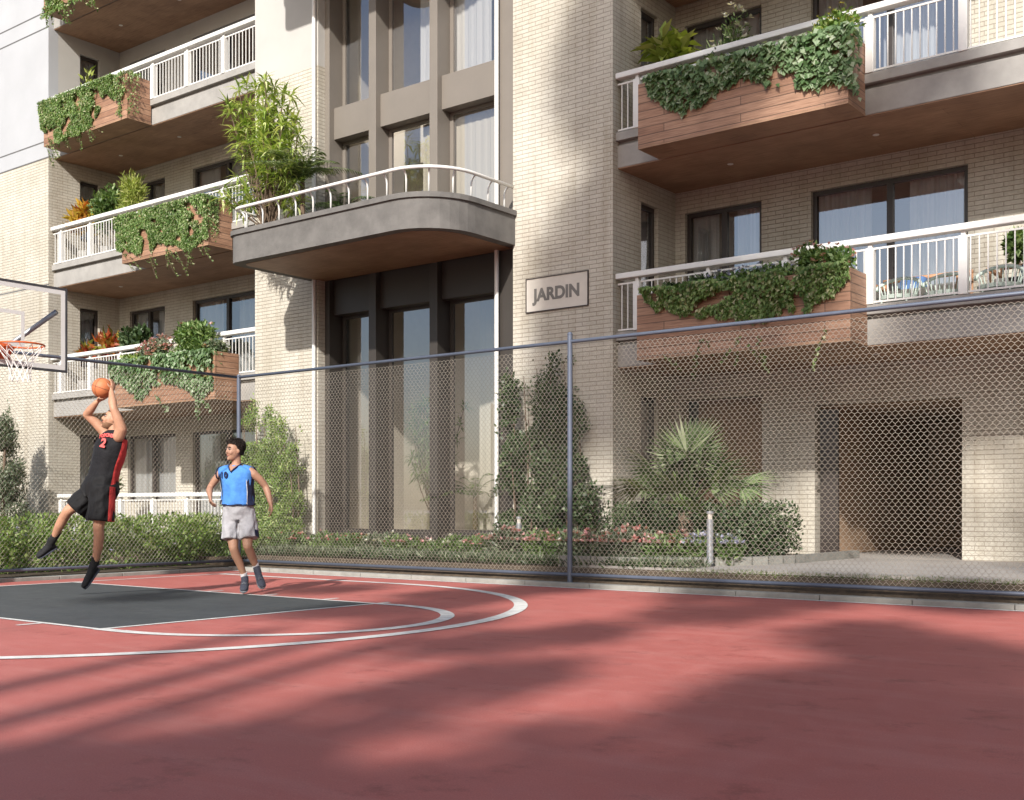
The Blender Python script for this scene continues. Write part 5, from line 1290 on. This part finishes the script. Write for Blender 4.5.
# court shade: separate low boughs; wall shade: high crown
low = [((2.2, TY, 8.9), (1.6, 1.5, .5)), ((3.0, TY, 9.6), (1.8, 1.5, .5)), ((4.6, TY, 9.9), (1.6, 1.5, .6)), ((5.6, TY, 11.0), (.9, 1.2, 1.0)), ((4.9, TY, 12.0), (.75, 1.0, .55)),
       ((2.55, TY, 11.2), (.42, .9, .35)), ((1.9, TY, 12.2), (.5, .9, .30)), ((2.5, TY, 12.9), (.45, .9, .28)), ((3.5, TY, 14.4), (.7, 1.0, .40)), ((5.6, TY, 13.1), (.9, 1.0, .5)),
       ((4.25, TY, 11.35), (.4, .8, .35)), ((4.4, TY, 15.7), (.8, 1.0, .4)), ((3.1, TY, 15.5), (.5, .8, .3)), ((-1.7, TY, 14.4), (.5, .8, .35)), ((-3.3, TY, 12.9), (.6, .8, .35)), ((6.6, TY, 12.0), (.9, 1.0, 1.2)), ((.3, TY, 13.4), (.5, .8, .3)), ((6.8, TY, 10.2), (1.6, 1.2, 1.0)), ((1.0, TY, 7.9), (2.4, 1.4, .8)), ((4.4, TY, 8.6), (2.4, 1.4, .9)), ((5.0, TY, 13.9), (.7, 1, .3)), ((5.1, TY, 11.2), (.8, 1, .6)), ((2.75, TY, 11.7), (.35, .8, .3)), ((1.1, TY, 12.9), (.55, .8, .22)), ((5.9, TY, 15.9), (.7, .8, .3)), ((2.5, TY, 9.1), (1.2, 1, .3))]
tree('shade_tree', 'broad tree behind the photographer whose boughs dapple the court', [([(7.6, TY, 0), (7.4, TY, 6), (7.6, TY, 12), (7.0, TY, 19)], [.3, .24, .16, .1]), ([(7.45, TY, 7), (5.4, TY, 9.2), (3, TY, 9.6)], [.14, .09, .04])], low, 21000, .32, .2, gap=-.42, freq=.9, shell=.1)
high = [((1.6+.5*math.sin(i), TY+rng.uniform(-1, 1), 20.0+i*.62), (1.3, 1.4, .7)) for i in range(6)]+[((3.5, TY, 21.3), (1.2, 1.2, .9)), ((5.7, TY, 24.1), (1.0, 1.0, .5)), ((6.2, TY, 21.1), (.9, 1.0, .4)), ((1.2, TY, 25.6), (1.1, 1.2, 1.4)), ((.6, TY, 20.6), (1.0, 1.0, 1.0)), ((4.0, TY, 26.2), (1.0, 1.2, 1.0)), ((9.8, TY, 23), (1.4, 1.5, 3)), ((1.2, TY, 22.8), (.95, 1.2, 1.2)), ((1.5, TY, 21.4), (1.2, 1.2, 1.0)), ((.2, TY, 21.6), (.45, 1, .8)), ((2.6, TY, 24.2), (1.2, 1.2, 1.0))]
tree('tall_tree', 'very tall tree behind the photographer that shades the brick wall', [([(8.9, TY-1, 0), (8.7, TY-1, 12), (7.4, TY, 20), (6.2, TY, 26)], [.3, .22, .16, .06]), ([(7.5, TY, 19.5), (4, TY, 21), (1.5, TY, 22)], [.12, .08, .04])], high, 17000, .36, .22, gap=-.36, freq=.8, shell=.1)
for i, (x, lab) in enumerate(((-.05, 'slender leaning tree behind the photographer, leftmost of three'), (.72, 'slender straight tree behind the photographer, middle of three'), (1.28, 'slender tree behind the photographer, nearest the broad tree'))):
    tree('slender_tree', lab, [([(x, TY, 0), (x+.05, TY, 8), (x-.05, TY, 12.2+i*.8)], [.18, .15, .10])], [((x-.2, TY, 13.2+i*1.2), (.5, .7, .35)), ((x, TY, 14.6+i), (.4, .6, .35))], 500, .3, .18, shell=.1)
for i, (x, y, lab) in enumerate(((13, 1, 'large dense tree added to block sky light beside the court, right of the photographer'), (17, -9, 'large dense tree added to block sky light behind and right of the photographer'), (2, -21, 'large dense tree added to block sky light well behind the photographer'), (9.0, -5, 'spreading low tree added to darken the foreground, just right of and behind the photographer'), (-3.5, -9.5, 'spreading low tree added to darken the foreground, just left of and behind the photographer'))):  # unseen trees added to block sky light and deepen the court shade
    hh = (6.0, 8, 8, 4.6, 4.0)[i]
    lb = [((x+rng.uniform(-2.6, 2.6), y+rng.uniform(-2.6, 2.6), hh+rng.uniform(-2.2, 3)*(1 if i < 3 else .45)), (1.9, 1.9, 1.5 if i < 3 else .9)) for _ in range(13)]
    tree('added_shade_tree', lab, [([(x, y, 0), (x, y, hh)], [.35, .2])], lb, 7000, .45, .3, shell=.3)
for i, x in enumerate(np.arange(-46, 40, 7.5)):  # unseen tree row added to block the bright horizon behind the camera
    x = x+rng.uniform(-2, 2); y = -44+rng.uniform(-5, 5); h = rng.uniform(8, 13)
    lb = [((x+rng.uniform(-2.4, 2.4), y+rng.uniform(-2, 2), h*rng.uniform(.35, .9)), (2.2, 2.0, 1.7)) for _ in range(9)]
    t = tree('added_horizon_tree', 'added tree hiding the bright horizon far behind the photographer, %s from the left in its row' % ('first','second','third','fourth','fifth','sixth','seventh','eighth','ninth','tenth','eleventh','twelfth','thirteenth')[i], [([(x, y, 0), (x, y, h*.7)], [.25, .12])], lb, 2600, .6, .4, shell=.3)
